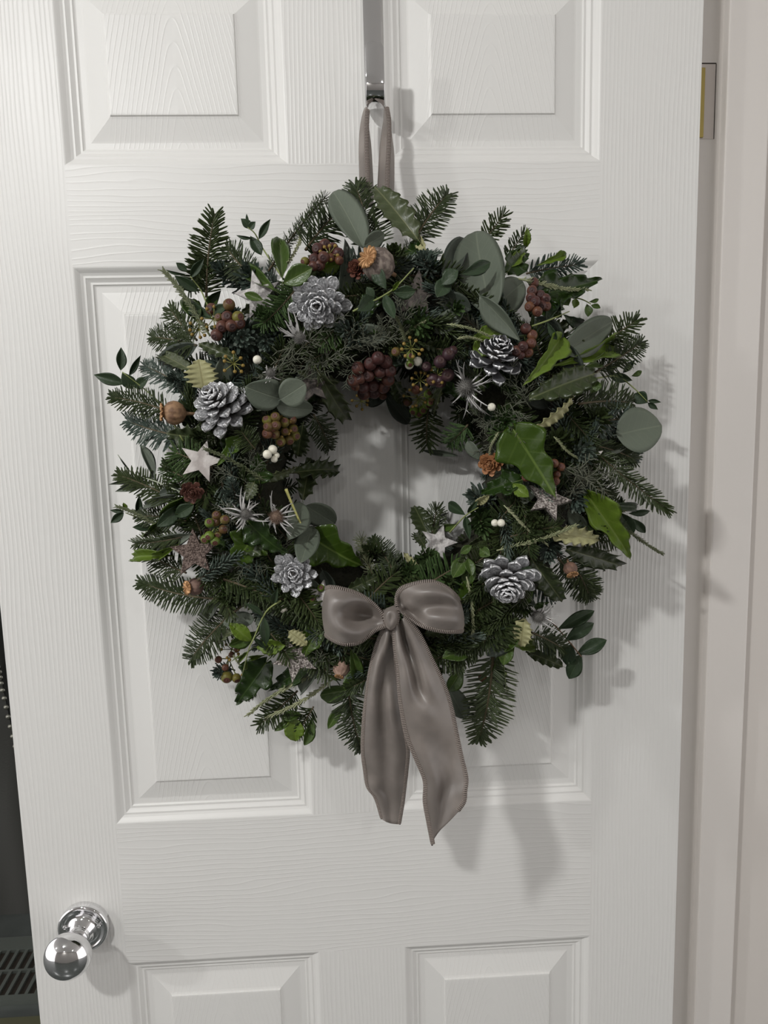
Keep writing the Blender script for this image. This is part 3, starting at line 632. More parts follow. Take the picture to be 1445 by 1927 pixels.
# ---- single leaves: kind, base, tip, width (pixels), offsets, roll
for q in [('euc',684,466,626,358,54,.014,.022,15), ('euc',686,462,724,440,30,.016,.02,20), ('euc',640,560,652,448,30,.0,.004,45), ('euc',925,590,893,430,86,.010,.016,-12), ('euc',925,580,986,530,58,.004,.008,10), ('eun',902,556,981,642,40,.020,.030,30),
          ('euc',1060,664,1150,606,58,.012,.018,10), ('euc',1160,818,1246,800,84,.02,.055,-10), ('euc',1165,815,1120,850,60,-.006,0,0), ('euc',528,752,575,722,52,.024,.028,5), ('euc',530,752,462,728,60,.016,.024,-10), ('euc',520,762,590,772,38,.014,.018,15),
          ('euc',570,948,545,1014,44,.022,.028,-15), ('euc',588,992,566,1060,46,.026,.034,10), ('euc',576,952,630,985,46,.008,.016,10), ('eun',290,902,264,834,18,.0,.012,20), ('eun',282,898,203,912,11,.0,.012,0), ('eun',284,908,216,925,17,0,.01,10),
          ('eun',340,930,266,952,16,0,.01,0), ('euc',842,1290,874,1352,46,.0,.002,10), ('eun',610,1250,562,1308,26,.008,.012,20), ('euc',412,1132,378,1168,24,.004,.01,0), ('euc',478,1165,420,1172,32,.004,.008,10),
          ('lau',1100,690,1124,676,24,.012,.018,20), ('lau',1112,740,1124,716,26,.012,.018,-10), ('eun',862,858,792,847,11,-.03,-.04,0), ('eud',725,742,768,797,34,-.006,-.03,-25), ('eud',832,560,886,582,40,.004,.008,10), ('eud',838,530,872,450,40,.004,.008,-10),
          ('smd',868,516,924,494,24,.018,.024,10), ('smd',830,536,862,508,28,.014,.02,-20), ('smd',846,520,822,560,30,.010,.016,10), ('eud',1005,600,1060,640,40,.004,.008,10), ('eud',1060,648,1095,720,36,.004,.008,0), ('eud',335,920,300,930,22,0,.004,0),
          ('euc',286,1030,362,1004,32,.006,.012,10), ('smd',328,972,365,950,26,.004,.01,0), ('euc',880,830,902,865,22,.0,-.01,30), ('euc',590,700,602,720,20,.0,.004,0), ('euc',600,1130,585,1090,24,0,.004,10), ('eud',560,1095,520,1130,30,0,.002,0),
          ('euc',960,1110,1000,1130,30,-.004,0,0), ('eud',370,650,300,690,36,.0,.004,10), ('eud',690,760,745,720,30,-.01,-.02,0), ('euc',1100,1000,1070,960,30,0,.004,0), ('eud',700,1200,722,1245,40,-.01,-.004,0),
          # privet
          ('lau',531,524,526,450,34,.022,.032,5), ('lau',532,534,588,504,36,.022,.028,-8), ('lau',520,548,460,510,28,.016,.024,10), ('lau',496,565,460,552,16,.016,.02,0), ('lau',671,1296,603,1308,32,.004,.010,-15), ('lau',676,1290,661,1222,26,.014,.018,10),
          ('lau',650,1322,616,1372,20,0,.006,10), ('lau',668,1300,656,1346,16,.004,.008,20), ('lim',553,1346,556,1396,38,.0,.006,5), ('lau',588,1348,573,1404,20,.0,.006,-20), ('lau',552,1350,516,1376,14,.0,.006,0), ('lau',568,1344,528,1350,20,.002,.006,0),
          ('lau',877,1046,852,1088,30,.012,.018,10), ('lau',880,1050,888,1084,20,.018,.022,-10), ('lau',902,1032,922,1046,22,.012,.016,10), ('lau',888,1026,866,1042,16,.018,.024,0), ('lau',884,1060,880,1104,30,.004,.008,10),
          ('lau',405,560,386,596,20,.0,.004,10), ('lau',345,560,375,610,30,.004,.01,-20), ('smd',340,570,400,600,24,0,.004,0), ('lau',530,1045,580,1010,20,-.004,0,0),
          # lime leaves
          ('limivy',948,618,884,640,52,.012,.018,15), ('lim',920,640,892,668,34,.008,.010,0), ('limivy',1052,640,987,726,52,.012,.020,-20), ('limivy',1138,648,1044,690,48,.010,.018,-15), ('lim',986,470,992,428,14,.0,.01,20), ('limivy',955,500,988,466,24,.010,.014,10),
          ('limivy',1108,936,1192,1058,66,.004,.045,-10), ('lim',326,1046,244,1050,24,.004,.012,10), ('lim',300,1040,330,1028,18,.008,.012,10), ('lim',430,1172,474,1206,28,.012,.016,0), ('lim',482,1218,538,1214,30,.014,.018,15), ('lim',470,1240,500,1232,10,.016,.02,0),
          ('limivy',1060,480,1010,500,20,.010,.014,0), ('lim',605,510,640,495,24,.004,.006,20), ('lim',965,910,995,935,24,.016,.02,10), ('lim',1010,1215,962,1216,30,.0,.004,10),
          # holly
          ('hoo',786,450,703,348,66,.012,.024,10), ('pal',384,732,374,676,74,.012,.018,0), ('hoo',362,698,296,664,36,.006,.014,10), ('hol',408,826,312,816,56,.004,.012,-15), ('hoo',600,702,655,794,56,.012,.002,10), ('hol',1119,703,1000,748,72,.014,.020,10),
          ('pal',1012,802,1082,745,26,.016,.022,50), ('pal',1030,1004,1130,1016,48,.016,.016,-10), ('hol',1066,1034,1168,1064,62,.0,.006,10), ('hol',1000,1052,1060,1134,62,.006,.006,0), ('pal',986,1164,980,1218,54,.014,.020,5), ('hol',808,1012,778,950,52,-.012,-.020,5),
          ('hol',655,1110,712,1084,40,.008,.012,10), ('hoo',478,908,464,942,36,.010,.016,20), ('hoo',490,900,560,880,26,.012,.010,40), ('hol',548,890,642,884,44,-.012,-.03,-20), ('hol',570,940,585,860,50,-.014,-.02,0), ('hol',738,710,764,760,40,.002,-.004,10),
          ('hol',450,676,372,646,32,.008,.012,0), ('pal',544,1188,578,1214,38,.014,.016,0), ('hol',600,1130,582,1180,40,.004,.01,0), ('pal',896,948,920,932,22,.012,.016,30), ('hoo',834,724,816,784,22,.012,.008,30), ('hoo',402,1200,436,1190,36,.008,.012,0),
          ('hol',1059,1254,990,1226,34,.004,.004,10), ('hol',945,880,975,860,30,0,.004,0), ('pal',784,445,800,470,24,.006,.01,30), ('hol',570,800,560,860,46,-.01,-.016,10), ('hol',800,1030,782,1000,30,-.012,-.016,0), ('pal',790,1080,760,1040,22,0,.004,30), ('hoo',560,700,640,720,26,-.004,.0,0),
          # ivy
          ('ivy',968,812,1047,938,112,.018,.024,8), ('ivd',1010,556,1132,526,78,.002,.012,-10), ('ivd',955,512,992,462,52,.002,.01,10), ('ivd',975,905,900,930,52,.012,.016,15), ('ivd',960,900,1000,945,44,.010,.012,0), ('ivy',884,1096,888,1232,40,.002,.010,25),
          ('ivy',478,1006,434,1070,84,.010,.014,-8), ('ivd',470,985,548,1048,58,.014,.020,25), ('ivy',585,1010,686,1068,96,.006,.004,12), ('ivy',352,938,262,1016,50,.0,.014,-25), ('ivd',488,906,484,850,54,.010,.014,0), ('ivy',448,828,408,878,34,.010,.014,20),
          ('ivd',500,1248,441,1330,76,.0,.006,0), ('ivd',572,1256,505,1300,50,.004,.008,10), ('ivy',614,1158,568,1240,78,.004,.014,15), ('ivd',1000,560,1060,600,60,-.004,0,0), ('lau',908,1184,942,1152,30,.004,.01,0), ('lau',946,1212,955,1302,26,.004,.010,30), ('lim',940,1240,968,1214,22,.004,.006,10),
          ('ivd',1030,640,1070,640,50,-.002,.002,0), ('ivd',640,500,600,520,40,-.002,.002,0), ('ivd',400,1010,440,1040,40,.004,.006,0), ('ivd',700,560,680,620,40,-.008,0,0), ('ivd',770,470,830,500,50,-.006,0,0)]:
    leaf(*q)
# ---- leafy sprigs
sprig('eucalyptus_sprig', [(345,830),(310,770),(275,735),(230,700)], [('sml',235,722,176,705,22,0),('sml',250,732,230,700,24,0),('sml',227,697,228,653,18),('sml',243,707,265,668,11),('sml',254,730,281,710,18)], .006)
sprig('eucalyptus_sprig', [(530,520),(496,470),(480,440),(466,428)], [('sml',473,430,453,411,15),('sml',468,431,481,417,12),('sml',487,450,509,412,13),('sml',492,480,471,444,20),('sml',476,448,444,443,6),('sml',468,424,464,402,5)], .0)
sprig('eucalyptus_sprig', [(400,600),(380,550),(358,520)], [('sml',352,509,331,494,13),('sml',359,522,384,486,16),('sml',373,548,328,518,20),('sml',350,516,311,508,5),('sml',384,578,416,546,18),('smd',395,590,430,575,18)], .01)
sprig('eucalyptus_sprig', [(664,586),(735,548),(779,504)], [('smd',727,545,706,500,24),('smd',704,560,674,584,28),('smd',722,552,743,600,22),('smd',740,550,782,548,24),('lim',738,548,752,528,8),('lim',736,552,722,556,6),('smd',704,562,690,540,16)], .022, mat=None)
sprig('eucalyptus_sprig', [(1001,614),(1034,602),(1071,586)], [('smd',1056,590,1049,562,12),('smd',1027,608,1050,565,22),('smd',1060,592,1098,612,22),('smd',1030,606,1048,640,12)], .02)
sprig('eucalyptus_sprig', [(1050,558),(1090,562),(1112,572)], [('lim',1080,580,1084,562,14),('lau',1104,572,1107,596,14),('lau',1112,574,1130,580,9),('lau',1108,568,1127,563,7),('lau',1070,575,1060,560,18)], .012)
sprig('eucalyptus_sprig', [(1120,712),(1160,708),(1190,728),(1218,756)], [('sml',1144,706,1190,716,18,0),('sml',1172,702,1195,677,12),('lau',1188,708,1208,698,10),('sml',1193,741,1219,758,26,0),('sml',1219,754,1244,757,8),('sml',1219,758,1238,771,10),('sml',1148,708,1146,682,12)], .004)
sprig('eucalyptus_sprig', [(1120,930),(1160,958),(1192,962)], [('smd',1198,954,1147,952,18,0),('smd',1182,966,1224,962,13),('smd',1166,964,1192,1003,28,0),('smd',1188,975,1214,1003,17),('sml',1168,950,1168,932,6)], .004)
sprig('eucalyptus_sprig', [(1020,1150),(1054,1188),(1078,1216),(1094,1236)], [('smd',1049,1184,1119,1149,26,0),('smd',1062,1206,1118,1172,26,0),('smd',1084,1231,1142,1204,28,0),('smd',1094,1230,1070,1278,30,0),('smd',1076,1210,1065,1252,28,0),('smd',1045,1232,1022,1210,28,0),('smd',1044,1190,1030,1216,20)], .0, .001, simple('red_stem', srgb(112, 82, 62), .6))
sprig('eucalyptus_sprig', [(528,1130),(500,1152),(478,1200),(468,1222),(456,1270)], [('sml',496,1161,460,1134,11),('sml',497,1162,501,1216,20,0),('lim',472,1222,446,1236,12),('sml',515,1135,522,1108,14),('sml',476,1200,500,1222,10),('lim',464,1240,460,1262,8)], .022)
sprig('eucalyptus_sprig', [(846,1002),(874,972),(900,955)], [('sml',875,969,842,946,20),('sml',876,972,884,1017,15),('lau',862,986,832,992,14),('sml',880,965,900,940,12)], .010)
sprig('eucalyptus_sprig', [(300,990),(262,975),(236,965)], [('sml',233,964,208,984,15),('sml',260,972,262,931,13),('sml',288,994,249,992,16),('sml',234,962,207,960,8),('lim',236,962,232,946,8)], .0)
sprig('eucalyptus_sprig', [(345,928),(290,905),(248,890),(222,856)], [('eun',246,888,221,855,3)], .004, .0008, simple('pale_stem', srgb(150, 156, 136), .6))
sprig('eucalyptus_sprig', [(538,920),(548,945),(572,1000)], [], .020, .0016, simple('yellow_stem', srgb(176, 172, 104), .5))

# ---- silver pine cones
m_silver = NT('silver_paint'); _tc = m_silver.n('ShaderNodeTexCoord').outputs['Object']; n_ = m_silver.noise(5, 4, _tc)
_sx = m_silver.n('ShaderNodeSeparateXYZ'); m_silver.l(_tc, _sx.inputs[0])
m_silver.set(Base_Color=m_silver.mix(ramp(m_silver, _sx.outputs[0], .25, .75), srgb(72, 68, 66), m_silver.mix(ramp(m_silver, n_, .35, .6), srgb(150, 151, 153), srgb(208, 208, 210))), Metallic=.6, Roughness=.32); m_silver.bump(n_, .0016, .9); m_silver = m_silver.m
m_silverd = simple('silver_paint_thin', srgb(92, 92, 95), .4, .45); m_silver_edge = simple('silver_edge', srgb(226, 226, 228), .3, .5)
m_core = simple('cone_core', srgb(58, 54, 50), .8)
def scale_mesh(seed, mats, thick=.20):
    """cone scale: base at the origin, reaching out along +x, unit length, upper side +z"""
    r = random.Random(seed); nu_, nv_ = 11, 7; up_, lo_ = [], []
    for i in range(nu_):
        t = [0, .2, .4, .55, .66, .76, .84, .90, .95, .985, 1.0][i]; w = .14 + .34 * min(1, t/.72)**1.3 if t < .72 else .48 * math.sqrt(max(.0, 1 - ((t-.72)/.285)**2)) + .02
        for j in range(nv_):
            s = -1 + 2*j/(nv_-1)
            x = t - .03*s*s*t; z = .06*t*t + .10*(s*w)**2 + .5*max(0, t-.8)**1.5 + .05*(1-abs(s))*t*(t < .9) + r.uniform(-.008, .008)
            th = thick * (.35 + .65*t) * (1 - .55*abs(s)**3)
            up_.append((x, s*w, z)); lo_.append((x - .02, s*w*.93, z - th))
    k = nu_*nv_; F = grid_faces(nu_, nv_, True); mi = [0 if (f[0] // nv_) < nu_-3 else 1 for f in F]
    G = [tuple(q + k for q in f[::-1]) for f in F]; mi += [0]*len(G)
    rim = [i*nv_ for i in range(nu_)] + [(nu_-1)*nv_ + j for j in range(1, nv_)] + [i*nv_ + nv_-1 for i in range(nu_-2, -1, -1)] + [j for j in range(nv_-2, 0, -1)]
    H = [(rim[i], rim[(i+1) % len(rim)], rim[(i+1) % len(rim)] + k, rim[i] + k) for i in range(len(rim))]; mi += [1]*len(H)
    return MB().add(up_ + lo_, F + G + H, mi)
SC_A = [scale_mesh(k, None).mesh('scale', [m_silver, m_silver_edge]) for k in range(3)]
SC_D = [scale_mesh(k, None).mesh('scale', [m_silverd, m_silver_edge]) for k in range(3)]
def cone_rows(R, n, H, seed, e0=-4, e1=64, openq=1.0):
    r = random.Random(seed); out_ = []
    for i in range(n):
        t = i / (n-1); th = i * 2.39996 + r.uniform(-.08, .08)
        el = math.radians(e0 + (e1-e0) * t**1.3 + r.uniform(-4, 4)); L = R * (1.0 - .74*t**1.05) * r.uniform(.94, 1.05) * openq
        h = H * (-.35 + 1.15*t); X = (math.cos(th)*math.cos(el), math.sin(th)*math.cos(el), math.sin(el)); N = (-math.cos(th)*math.sin(el), -math.sin(th)*math.sin(el), math.cos(el))
        q_ = R*.08*(1-t)**.7; b = Vector((math.cos(th)*q_, math.sin(th)*q_, h)); out_.append((b, X, N, L, R * (.50 - .20*t) * r.uniform(.9, 1.1)))
    return out_
def pine_cone(u, v, rpx, axis, n, off, meshes, label, H=.78, e0=2, seed=1):
    P = S(u, v, off); R = rpx * px(P); ax = axis[0]*right + axis[1]*up + axis[2]*view(P); T = frame(P, ax, up, 1, 1, 1)
    T = T @ Matrix(((0,0,1,0),(1,0,0,0),(0,1,0,0),(0,0,0,1)))       # local z along the axis
    prof = [(.01*R, -.4*R), (.22*R, -.3*R), (.26*R, 0), (.2*R, .3*R), (.05*R, .6*R*H/.6)]
    c = wl('pine_cone', MB().add(*lathe(prof, 12)).mesh('core', [m_core]), T, label=label)
    for b, X, N, L, w in cone_rows(R*1.03, n, R*H, seed, e0):
        link('scale', RND.choice(meshes), c, frame(b, X, N, L, w, L))
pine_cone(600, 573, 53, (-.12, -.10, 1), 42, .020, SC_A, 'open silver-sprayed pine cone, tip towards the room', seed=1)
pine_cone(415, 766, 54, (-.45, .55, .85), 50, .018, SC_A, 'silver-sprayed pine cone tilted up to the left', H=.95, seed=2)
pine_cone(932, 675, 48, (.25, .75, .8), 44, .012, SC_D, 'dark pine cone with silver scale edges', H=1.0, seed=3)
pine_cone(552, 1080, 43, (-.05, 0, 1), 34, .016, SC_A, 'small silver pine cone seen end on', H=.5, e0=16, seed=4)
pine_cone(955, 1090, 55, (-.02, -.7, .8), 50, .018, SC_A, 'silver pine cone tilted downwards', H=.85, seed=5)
def small_cone(u, v, rpx, axis, cols, off, label, n=36):
    P = S(u, v, off); R = rpx * px(P); ax = axis[0]*right + axis[1]*up + axis[2]*view(P); T = frame(P, ax, up) @ Matrix(((0,0,1,0),(1,0,0,0),(0,1,0,0),(0,0,0,1)))
    mats = [simple('larch_scale', srgb(*cols[0]), .6), simple('larch_rim', srgb(*cols[1]), .6)]
    c = wl('larch_cone', MB().add(*lathe([(.01*R, -.5*R), (.3*R, -.3*R), (.3*R, .2*R), (.05*R, .6*R)], 10)).mesh('core', [m_core]), T, label=label)
    ms = scale_mesh(9, None, .07).mesh('scale', mats)
    for b, X, N, L, w in cone_rows(R*1.02, n, R*.7, 5, 15, 84): link('scale', ms, c, frame(b, X, N, L, w*1.15, L))
small_cone(672, 506, 20, (-.3, .3, 1), ((92, 50, 36), (124, 72, 52)), .010, 'small reddish brown larch cone')
small_cone(360, 925, 22, (0, -.15, 1), ((84, 50, 40), (112, 72, 58)), .022, 'small dark brown larch cone')
small_cone(922, 872, 24, (-.15, -.15, 1), ((160, 110, 72), (196, 146, 104)), .016, 'small tan larch cone like a rosette')
small_cone(392, 1002, 10, (-.3, 0, 1), ((60, 44, 36), (84, 64, 52)), .0, 'tiny dark cone', 20)

# ---- poppy heads
m_gold = simple('poppy_crown_gold', srgb(166, 126, 86), .4, .45)
def pod_mat(nm, a, b):
    t = NT(nm); q = t.noise(180, 4); t.set(Base_Color=t.mix(ramp(t, q, .4, .62), srgb(*a), srgb(*b)), Roughness=.7); t.bump(q, .001, .5); return t.m
def poppy(u, v, rpx, axis, off, a, b, crown, label, stem=.6):
    P = S(u, v, off); R = rpx * px(P); ax = axis[0]*right + axis[1]*up + axis[2]*view(P); T = frame(P, ax, up) @ Matrix(((0,0,1,0),(1,0,0,0),(0,1,0,0),(0,0,0,1)))
    prof = [(.16*R, -1.0*R), (.34*R, -.92*R), (.72*R, -.7*R), (.97*R, -.25*R), (1.0*R, .1*R), (.86*R, .52*R), (.55*R, .8*R), (.42*R, .88*R), (.42*R, 1.0*R)]
    c = wl('poppy_head', MB().add(*lathe(prof, 48, 12, .035)).mesh('pod', [pod_mat('pod_' + label[:6], a, b)]), T, label=label)
    mb = MB(); k = 11; cr = R * crown
    n = 88; top = []; bot = []
    for ring, (rf, zf) in enumerate([(0.05, .0), (.3, .02), (.6, .07), (.85, .09), (1.0, .02)]):
        for j in range(n):
            th = 2*math.pi*j/n; lob = abs(math.sin(th*k/2)); rr_ = cr * rf * (1 - (.22*(1-lob)**2 if rf > .5 else 0)); zz = cr*(zf + .10*(1-lob)**3*(rf > .1)*(-1) + .09*lob**6*(rf > .2))
            top.append((rr_*math.cos(th), rr_*math.sin(th), 1.0*R + cr*.05 + zz))
    V = top + [(x*.97, y*.97, z - cr*.10) for x, y, z in top]; F = []
    for i in range(4):
        for j in range(n):
            q = (i*n+j, (i+1)*n+j, (i+1)*n+(j+1) % n, i*n+(j+1) % n); F.append(q); F.append(tuple(w_ + 5*n for w_ in q[::-1]))
    F += [(4*n+j, 9*n+j, 9*n+(j+1) % n, 4*n+(j+1) % n) for j in range(n)] + [tuple(range(n))]
    link('crown', MB().add(V, F).mesh('crown', [m_gold], True), c, label='gold ribbed crown')
    if stem: link('stalk', MB().add(*tube([(0, 0, -.95*R), (0, 0, -1.15*R), (.05*R, 0, -(1+stem)*R)], [.2*R, .15*R, .14*R], 8)).mesh('stalk', [simple('poppy_stalk', srgb(140, 112, 84), .7)]), c)
poppy(712, 498, 29, (-.62, .42, .8), .016, (96, 84, 78), (140, 128, 118), .72, 'grey brown poppy head with a gold crown')
poppy(328, 777, 21, (-1, .05, .35), .014, (150, 118, 88), (112, 84, 62), .78, 'tan poppy head lying on its side', 1.0)
poppy(367, 1104, 16, (-.75, -.1, .65), .014, (126, 100, 88), (98, 76, 68), .85, 'small poppy head with a split crown')
poppy(642, 1258, 16, (-.2, -.8, .5), .006, (168, 140, 124), (140, 112, 98), .6, 'small pinkish poppy head hanging down')
poppy(1073, 1070, 13, (.3, -.85, .6), .010, (128, 98, 82), (104, 80, 68), .9, 'small brown poppy head at the rim')

# ---- stars
def star_mat(nm, a, b, rough, metal, sc=260):
    t = NT(nm); q = t.noise(sc, 5); t.set(Base_Color=t.mix(ramp(t, q, .38, .62), srgb(*a), srgb(*b)), Roughness=rough, Metallic=metal); t.bump(q, .002, 1); return t.m
ms_bark = star_mat('silver_birch_bark', (128, 124, 122), (198, 194, 192), .6, .1, 160); ms_white = star_mat('whitewashed_wood', (176, 168, 164), (208, 202, 198), .8, 0, 90)
ms_brown = star_mat('brown_glitter', (70, 56, 50), (124, 108, 100), .4, .5, 600); ms_glit = star_mat('silver_glitter', (96, 88, 84), (190, 182, 176), .35, .6, 500); ms_dark = star_mat('dark_bark', (52, 46, 42), (84, 76, 70), .7, 0, 200)
def star(u, v, rpx, rot, off, mat, label, tilt=(0, 0)):
    P = S(u, v, off); R = rpx * px(P); n = view(P) + tilt[0]*right + tilt[1]*up
    d = math.cos(rot)*right + math.sin(rot)*up; T = frame(P, d, n)
    mb = MB(); r = random.Random(int(u)); pts = []
    for i in range(10): q = R * (1 if i % 2 == 0 else .43) * r.uniform(.96, 1.04); pts.append((q*math.cos(i*math.pi/5), q*math.sin(i*math.pi/5)))
    th = .0022; V = [(x*.96, y*.96, th) for x, y in pts] + [(x, y, th*.7) for x, y in pts] + [(x, y, -th) for x, y in pts] + [(0, 0, th), (0, 0, -th)]
    F = []
    for i in range(10): j = (i+1) % 10; F += [(20+10, i, j), (10+i, 10+j, j, i), (20+i, 20+j, 10+j, 10+i), (31, 20+j, 20+i)]
    wl('wooden_star', MB().add(V, F).mesh('star', [mat], False), T, label=label)
D = math.radians
star(487, 556, 43, D(175), .008, ms_bark, 'silver birch bark star', (.2, .1)); star(379, 867, 40, D(74), .014, ms_white, 'whitewashed wooden star')
star(366, 1040, 47, D(94), .014, ms_brown, 'dark brown glitter star', (-.2, 0)); star(556, 1240, 44, D(118), .014, ms_glit, 'silver brown glitter star')
star(824, 1021, 37, D(0), .004, ms_bark, 'pale birch bark star at the inner rim', (-.1, .1)); star(1032, 940, 44, D(-4), .006, ms_glit, 'weathered grey star', (.2, .4)); star(604, 1122, 32, D(80), .012, ms_bark, 'pale star half behind the bow', (-.3, .2))
star(1104, 866, 34, D(-40), -.004, ms_white, 'pale star behind fir needles'); star(784, 555, 46, D(84), .0, ms_dark, 'dark bark star'); star(588, 726, 36, D(100), .004, ms_dark, 'dark brown star')

# ---- berries
def berry_mesh(nm, body, cap):
    prof = [(.05, -1), (.45, -.9), (.8, -.6), (.98, -.1), (.95, .35), (.75, .68), (.55, .8)]; v, f = lathe(prof, 16); mb = MB(); mb.add(v, f[:-1])
    v, f = lathe([(.55, .80), (.50, .86), (.42, .84), (.14, .80), (.08, .88), (.02, .90)], 16); mb.add(v, f[:-2] + [f[-1]], 1)
    return mb.mesh(nm, [body, cap])
def berry_mat(nm, a, b): 
    t = NT(nm); oi = t.n('ShaderNodeObjectInfo').outputs['Random']; q = t.noise(1.5, 2, t.n('ShaderNodeTexCoord').outputs['Object'])
    t.set(Base_Color=t.mix(ramp(t, t.math('ADD', t.math('MULTIPLY', oi, .6), t.math('MULTIPLY', q, .4)), .2, .8), srgb(*a), srgb(*b)), Roughness=.42); t.b.inputs['Specular IOR Level'].default_value = .3; return t.m
m_cap = simple('berry_cap', srgb(84, 48, 38), .6); m_capd = simple('dark_berry_cap', srgb(58, 34, 32), .6)
BK = {'maroon': berry_mesh('berry', berry_mat('maroon_berry', (70, 42, 40), (88, 56, 46)), m_capd), 'purple': berry_mesh('berry', berry_mat('purple_berry', (54, 36, 42), (66, 46, 50)), m_capd),
      'olive': berry_mesh('berry', berry_mat('olive_berry', (104, 100, 44), (92, 70, 42)), m_cap), 'green': berry_mesh('berry', berry_mat('green_berry', (100, 120, 44), (88, 104, 42)), m_cap),
      'brown': berry_mesh('berry', berry_mat('brown_berry', (86, 54, 40), (102, 68, 48)), m_cap)}
def berries(label, r, pts, off=.016, hub=None):
    us = [p[0] for p in pts]; vs = [p[1] for p in pts]; hu = hub or (sum(us)/len(us), sum(vs)/len(vs)); H = S(hu[0], hu[1], off - .014)
    mb = MB(); place = []
    for i, q in enumerate(pts):
        u, v = q[0], q[1]; kd = q[2]; rr_ = q[3] if len(q) > 3 else r
        dist = math.hypot(u-hu[0], v-hu[1]); P = S(u, v, off + .006 - dist*.00012 + RND.uniform(-.003, .003)); R = rr_*px(P)
        n = view(P) + .022*(u-hu[0])*right - .022*(v-hu[1])*up + np.array([RND.uniform(-.3, .3), 0, RND.uniform(-.3, .3)]); n /= np.linalg.norm(n)
        mb.add(*tube([H, (H + P)/2 - n*.002, P - n*R*.9], .0006, 5)); place.append((kd, P, n, R))
    c = wl('berry_cluster', mb.mesh('stalks', [m_stem]), label=label)
    for kd, P, n, R in place: link('berry', BK[kd], c, frame(P, n, up, R, R, R) @ Matrix(((0,0,1,0),(1,0,0,0),(0,1,0,0),(0,0,0,1))))
b_, m_, o_, g_, p_ = 'brown', 'maroon', 'olive', 'green', 'purple'
berries('olive and brown berry cluster', 11, [(399,582,m_),(431,574,o_),(428,597,m_),(448,597,o_),(418,614,m_),(435,613,m_),(408,630,m_),(450,608,m_),(412,598,o_,8)])
berries('dark brown berry cluster near the top', 10.5, [(598,468,m_),(611,461,m_),(592,488,m_),(609,484,m_),(626,468,m_),(636,477,m_),(622,485,b_,8),(601,498,m_),(638,490,b_,8),(590,500,m_,9),(574,492,o_,8)])
berries('upright brown berry cluster', 9.5, [(1001,547,m_),(1023,540,m_),(1004,532,m_),(1016,556,m_),(1007,567,m_),(1026,562,m_),(997,577,b_),(1027,576,b_),(1011,586,b_),(999,560,m_),(1018,575,m_)], .02)
berries('brown berry cluster beside the dark cone', 10, [(989,619,m_),(1001,631,b_),(999,646,b_),(984,652,m_),(972,660,m_),(993,663,b_),(980,668,m_,8)], .024)
berries('large maroon berry cluster above the opening', 12, [(711,674,m_),(697,685,m_),(726,681,m_),(674,693,m_),(715,699,m_),(733,698,m_),(693,706,m_),(677,711,m_),(730,715,m_),(701,725,m_),(721,728,m_),(683,729,m_),(666,716,m_),(704,738,m_),(685,741,m_),(670,727,b_,9),(720,744,b_,8)], .018)
berries('dark purple berry cluster', 12, [(828,681,p_),(844,667,p_),(803,690,p_,9),(815,714,p_),(828,718,p_),(843,706,p_),(852,660,p_,9)], .014)
berries('green berry cluster with yellow stalks', 8.5, [(783,734,b_),(809,756,g_),(803,762,g_),(779,773,g_),(796,771,g_),(788,778,g_),(767,756,o_),(805,742,g_,8),(812,748,o_,7)], .008, (787,752))
berries('olive berry cluster with brown caps', 9.5, [(503,791,o_),(518,785,o_),(519,800,o_),(535,795,o_),(550,790,o_,8),(503,816,b_),(517,817,o_),(551,807,o_),(528,831,o_),(544,828,o_),(555,820,o_),(512,806,b_,8),(536,812,o_,8),(505,803,o_)], .014, (532,810))
berries('green berry cluster at the left', 9, [(408,970,o_),(405,982,o_),(423,978,o_),(420,996,o_),(394,984,g_),(394,1008,g_),(405,1018,g_),(387,1014,g_),(410,1006,o_,7)], .02, (406,992))
berries('olive berries at the lower left rim', 9, [(427,1274,o_,11.5),(445,1276,o_,9),(411,1241,b_,7),(424,1256,b_,7),(436,1232,b_,6),(446,1222,b_,6)], .010, (430,1240))
berries('brown and green berries at the lower right', 8.5, [(908,1275,b_),(924,1280,o_),(938,1278,o_,7),(946,1269,g_),(930,1270,b_,7)], .012, (926,1255))
berries('brown berries behind the large ivy leaf', 8.5, [(1055,879,b_),(1043,872,b_),(1045,905,b_),(990,898,b_),(1048,893,b_,7)], .010)
berries('small green and orange berries', 8.5, [(745,662,o_),(773,670,g_),(771,684,g_,7)], .016, (768,664))
berries('green berries beside the bow', 7.5, [(604,1107,g_),(588,1127,g_)], .008)
m_snow = simple('snowberry_white', srgb(228, 224, 208), .45)
v_, f_ = lathe([(.02, -1), (.5, -.87), (.86, -.5), (1, 0), (.86, .52), (.5, .84), (.16, .93), (.04, .88)], 20); SNOW = MB().add(v_, f_).mesh('snowberry', [m_snow])
for u, v, r, o in [(484,677,8,.02), (770,687,8,.014), (786,680,8.5,.012), (925,766,7.5,.018), (513,846,8.5,.018), (503,855,8.5,.022), (520,857,6,.02), (516,864,6.5,.022), (943,984,7.5,.024), (931,984,7,.022), (534,1146,8,.016), (914,1162,8,.010), (771,676,6,.012)]:
    P = S(u, v, o); R = r*px(P); wl('white_berry', SNOW, frame(P, view(P) + .4*right*RND.uniform(-1, 1) + .4*up*RND.uniform(-1, 1), up, R, R, R) @ Matrix(((0,0,1,0),(1,0,0,0),(0,1,0,0),(0,0,0,1))))
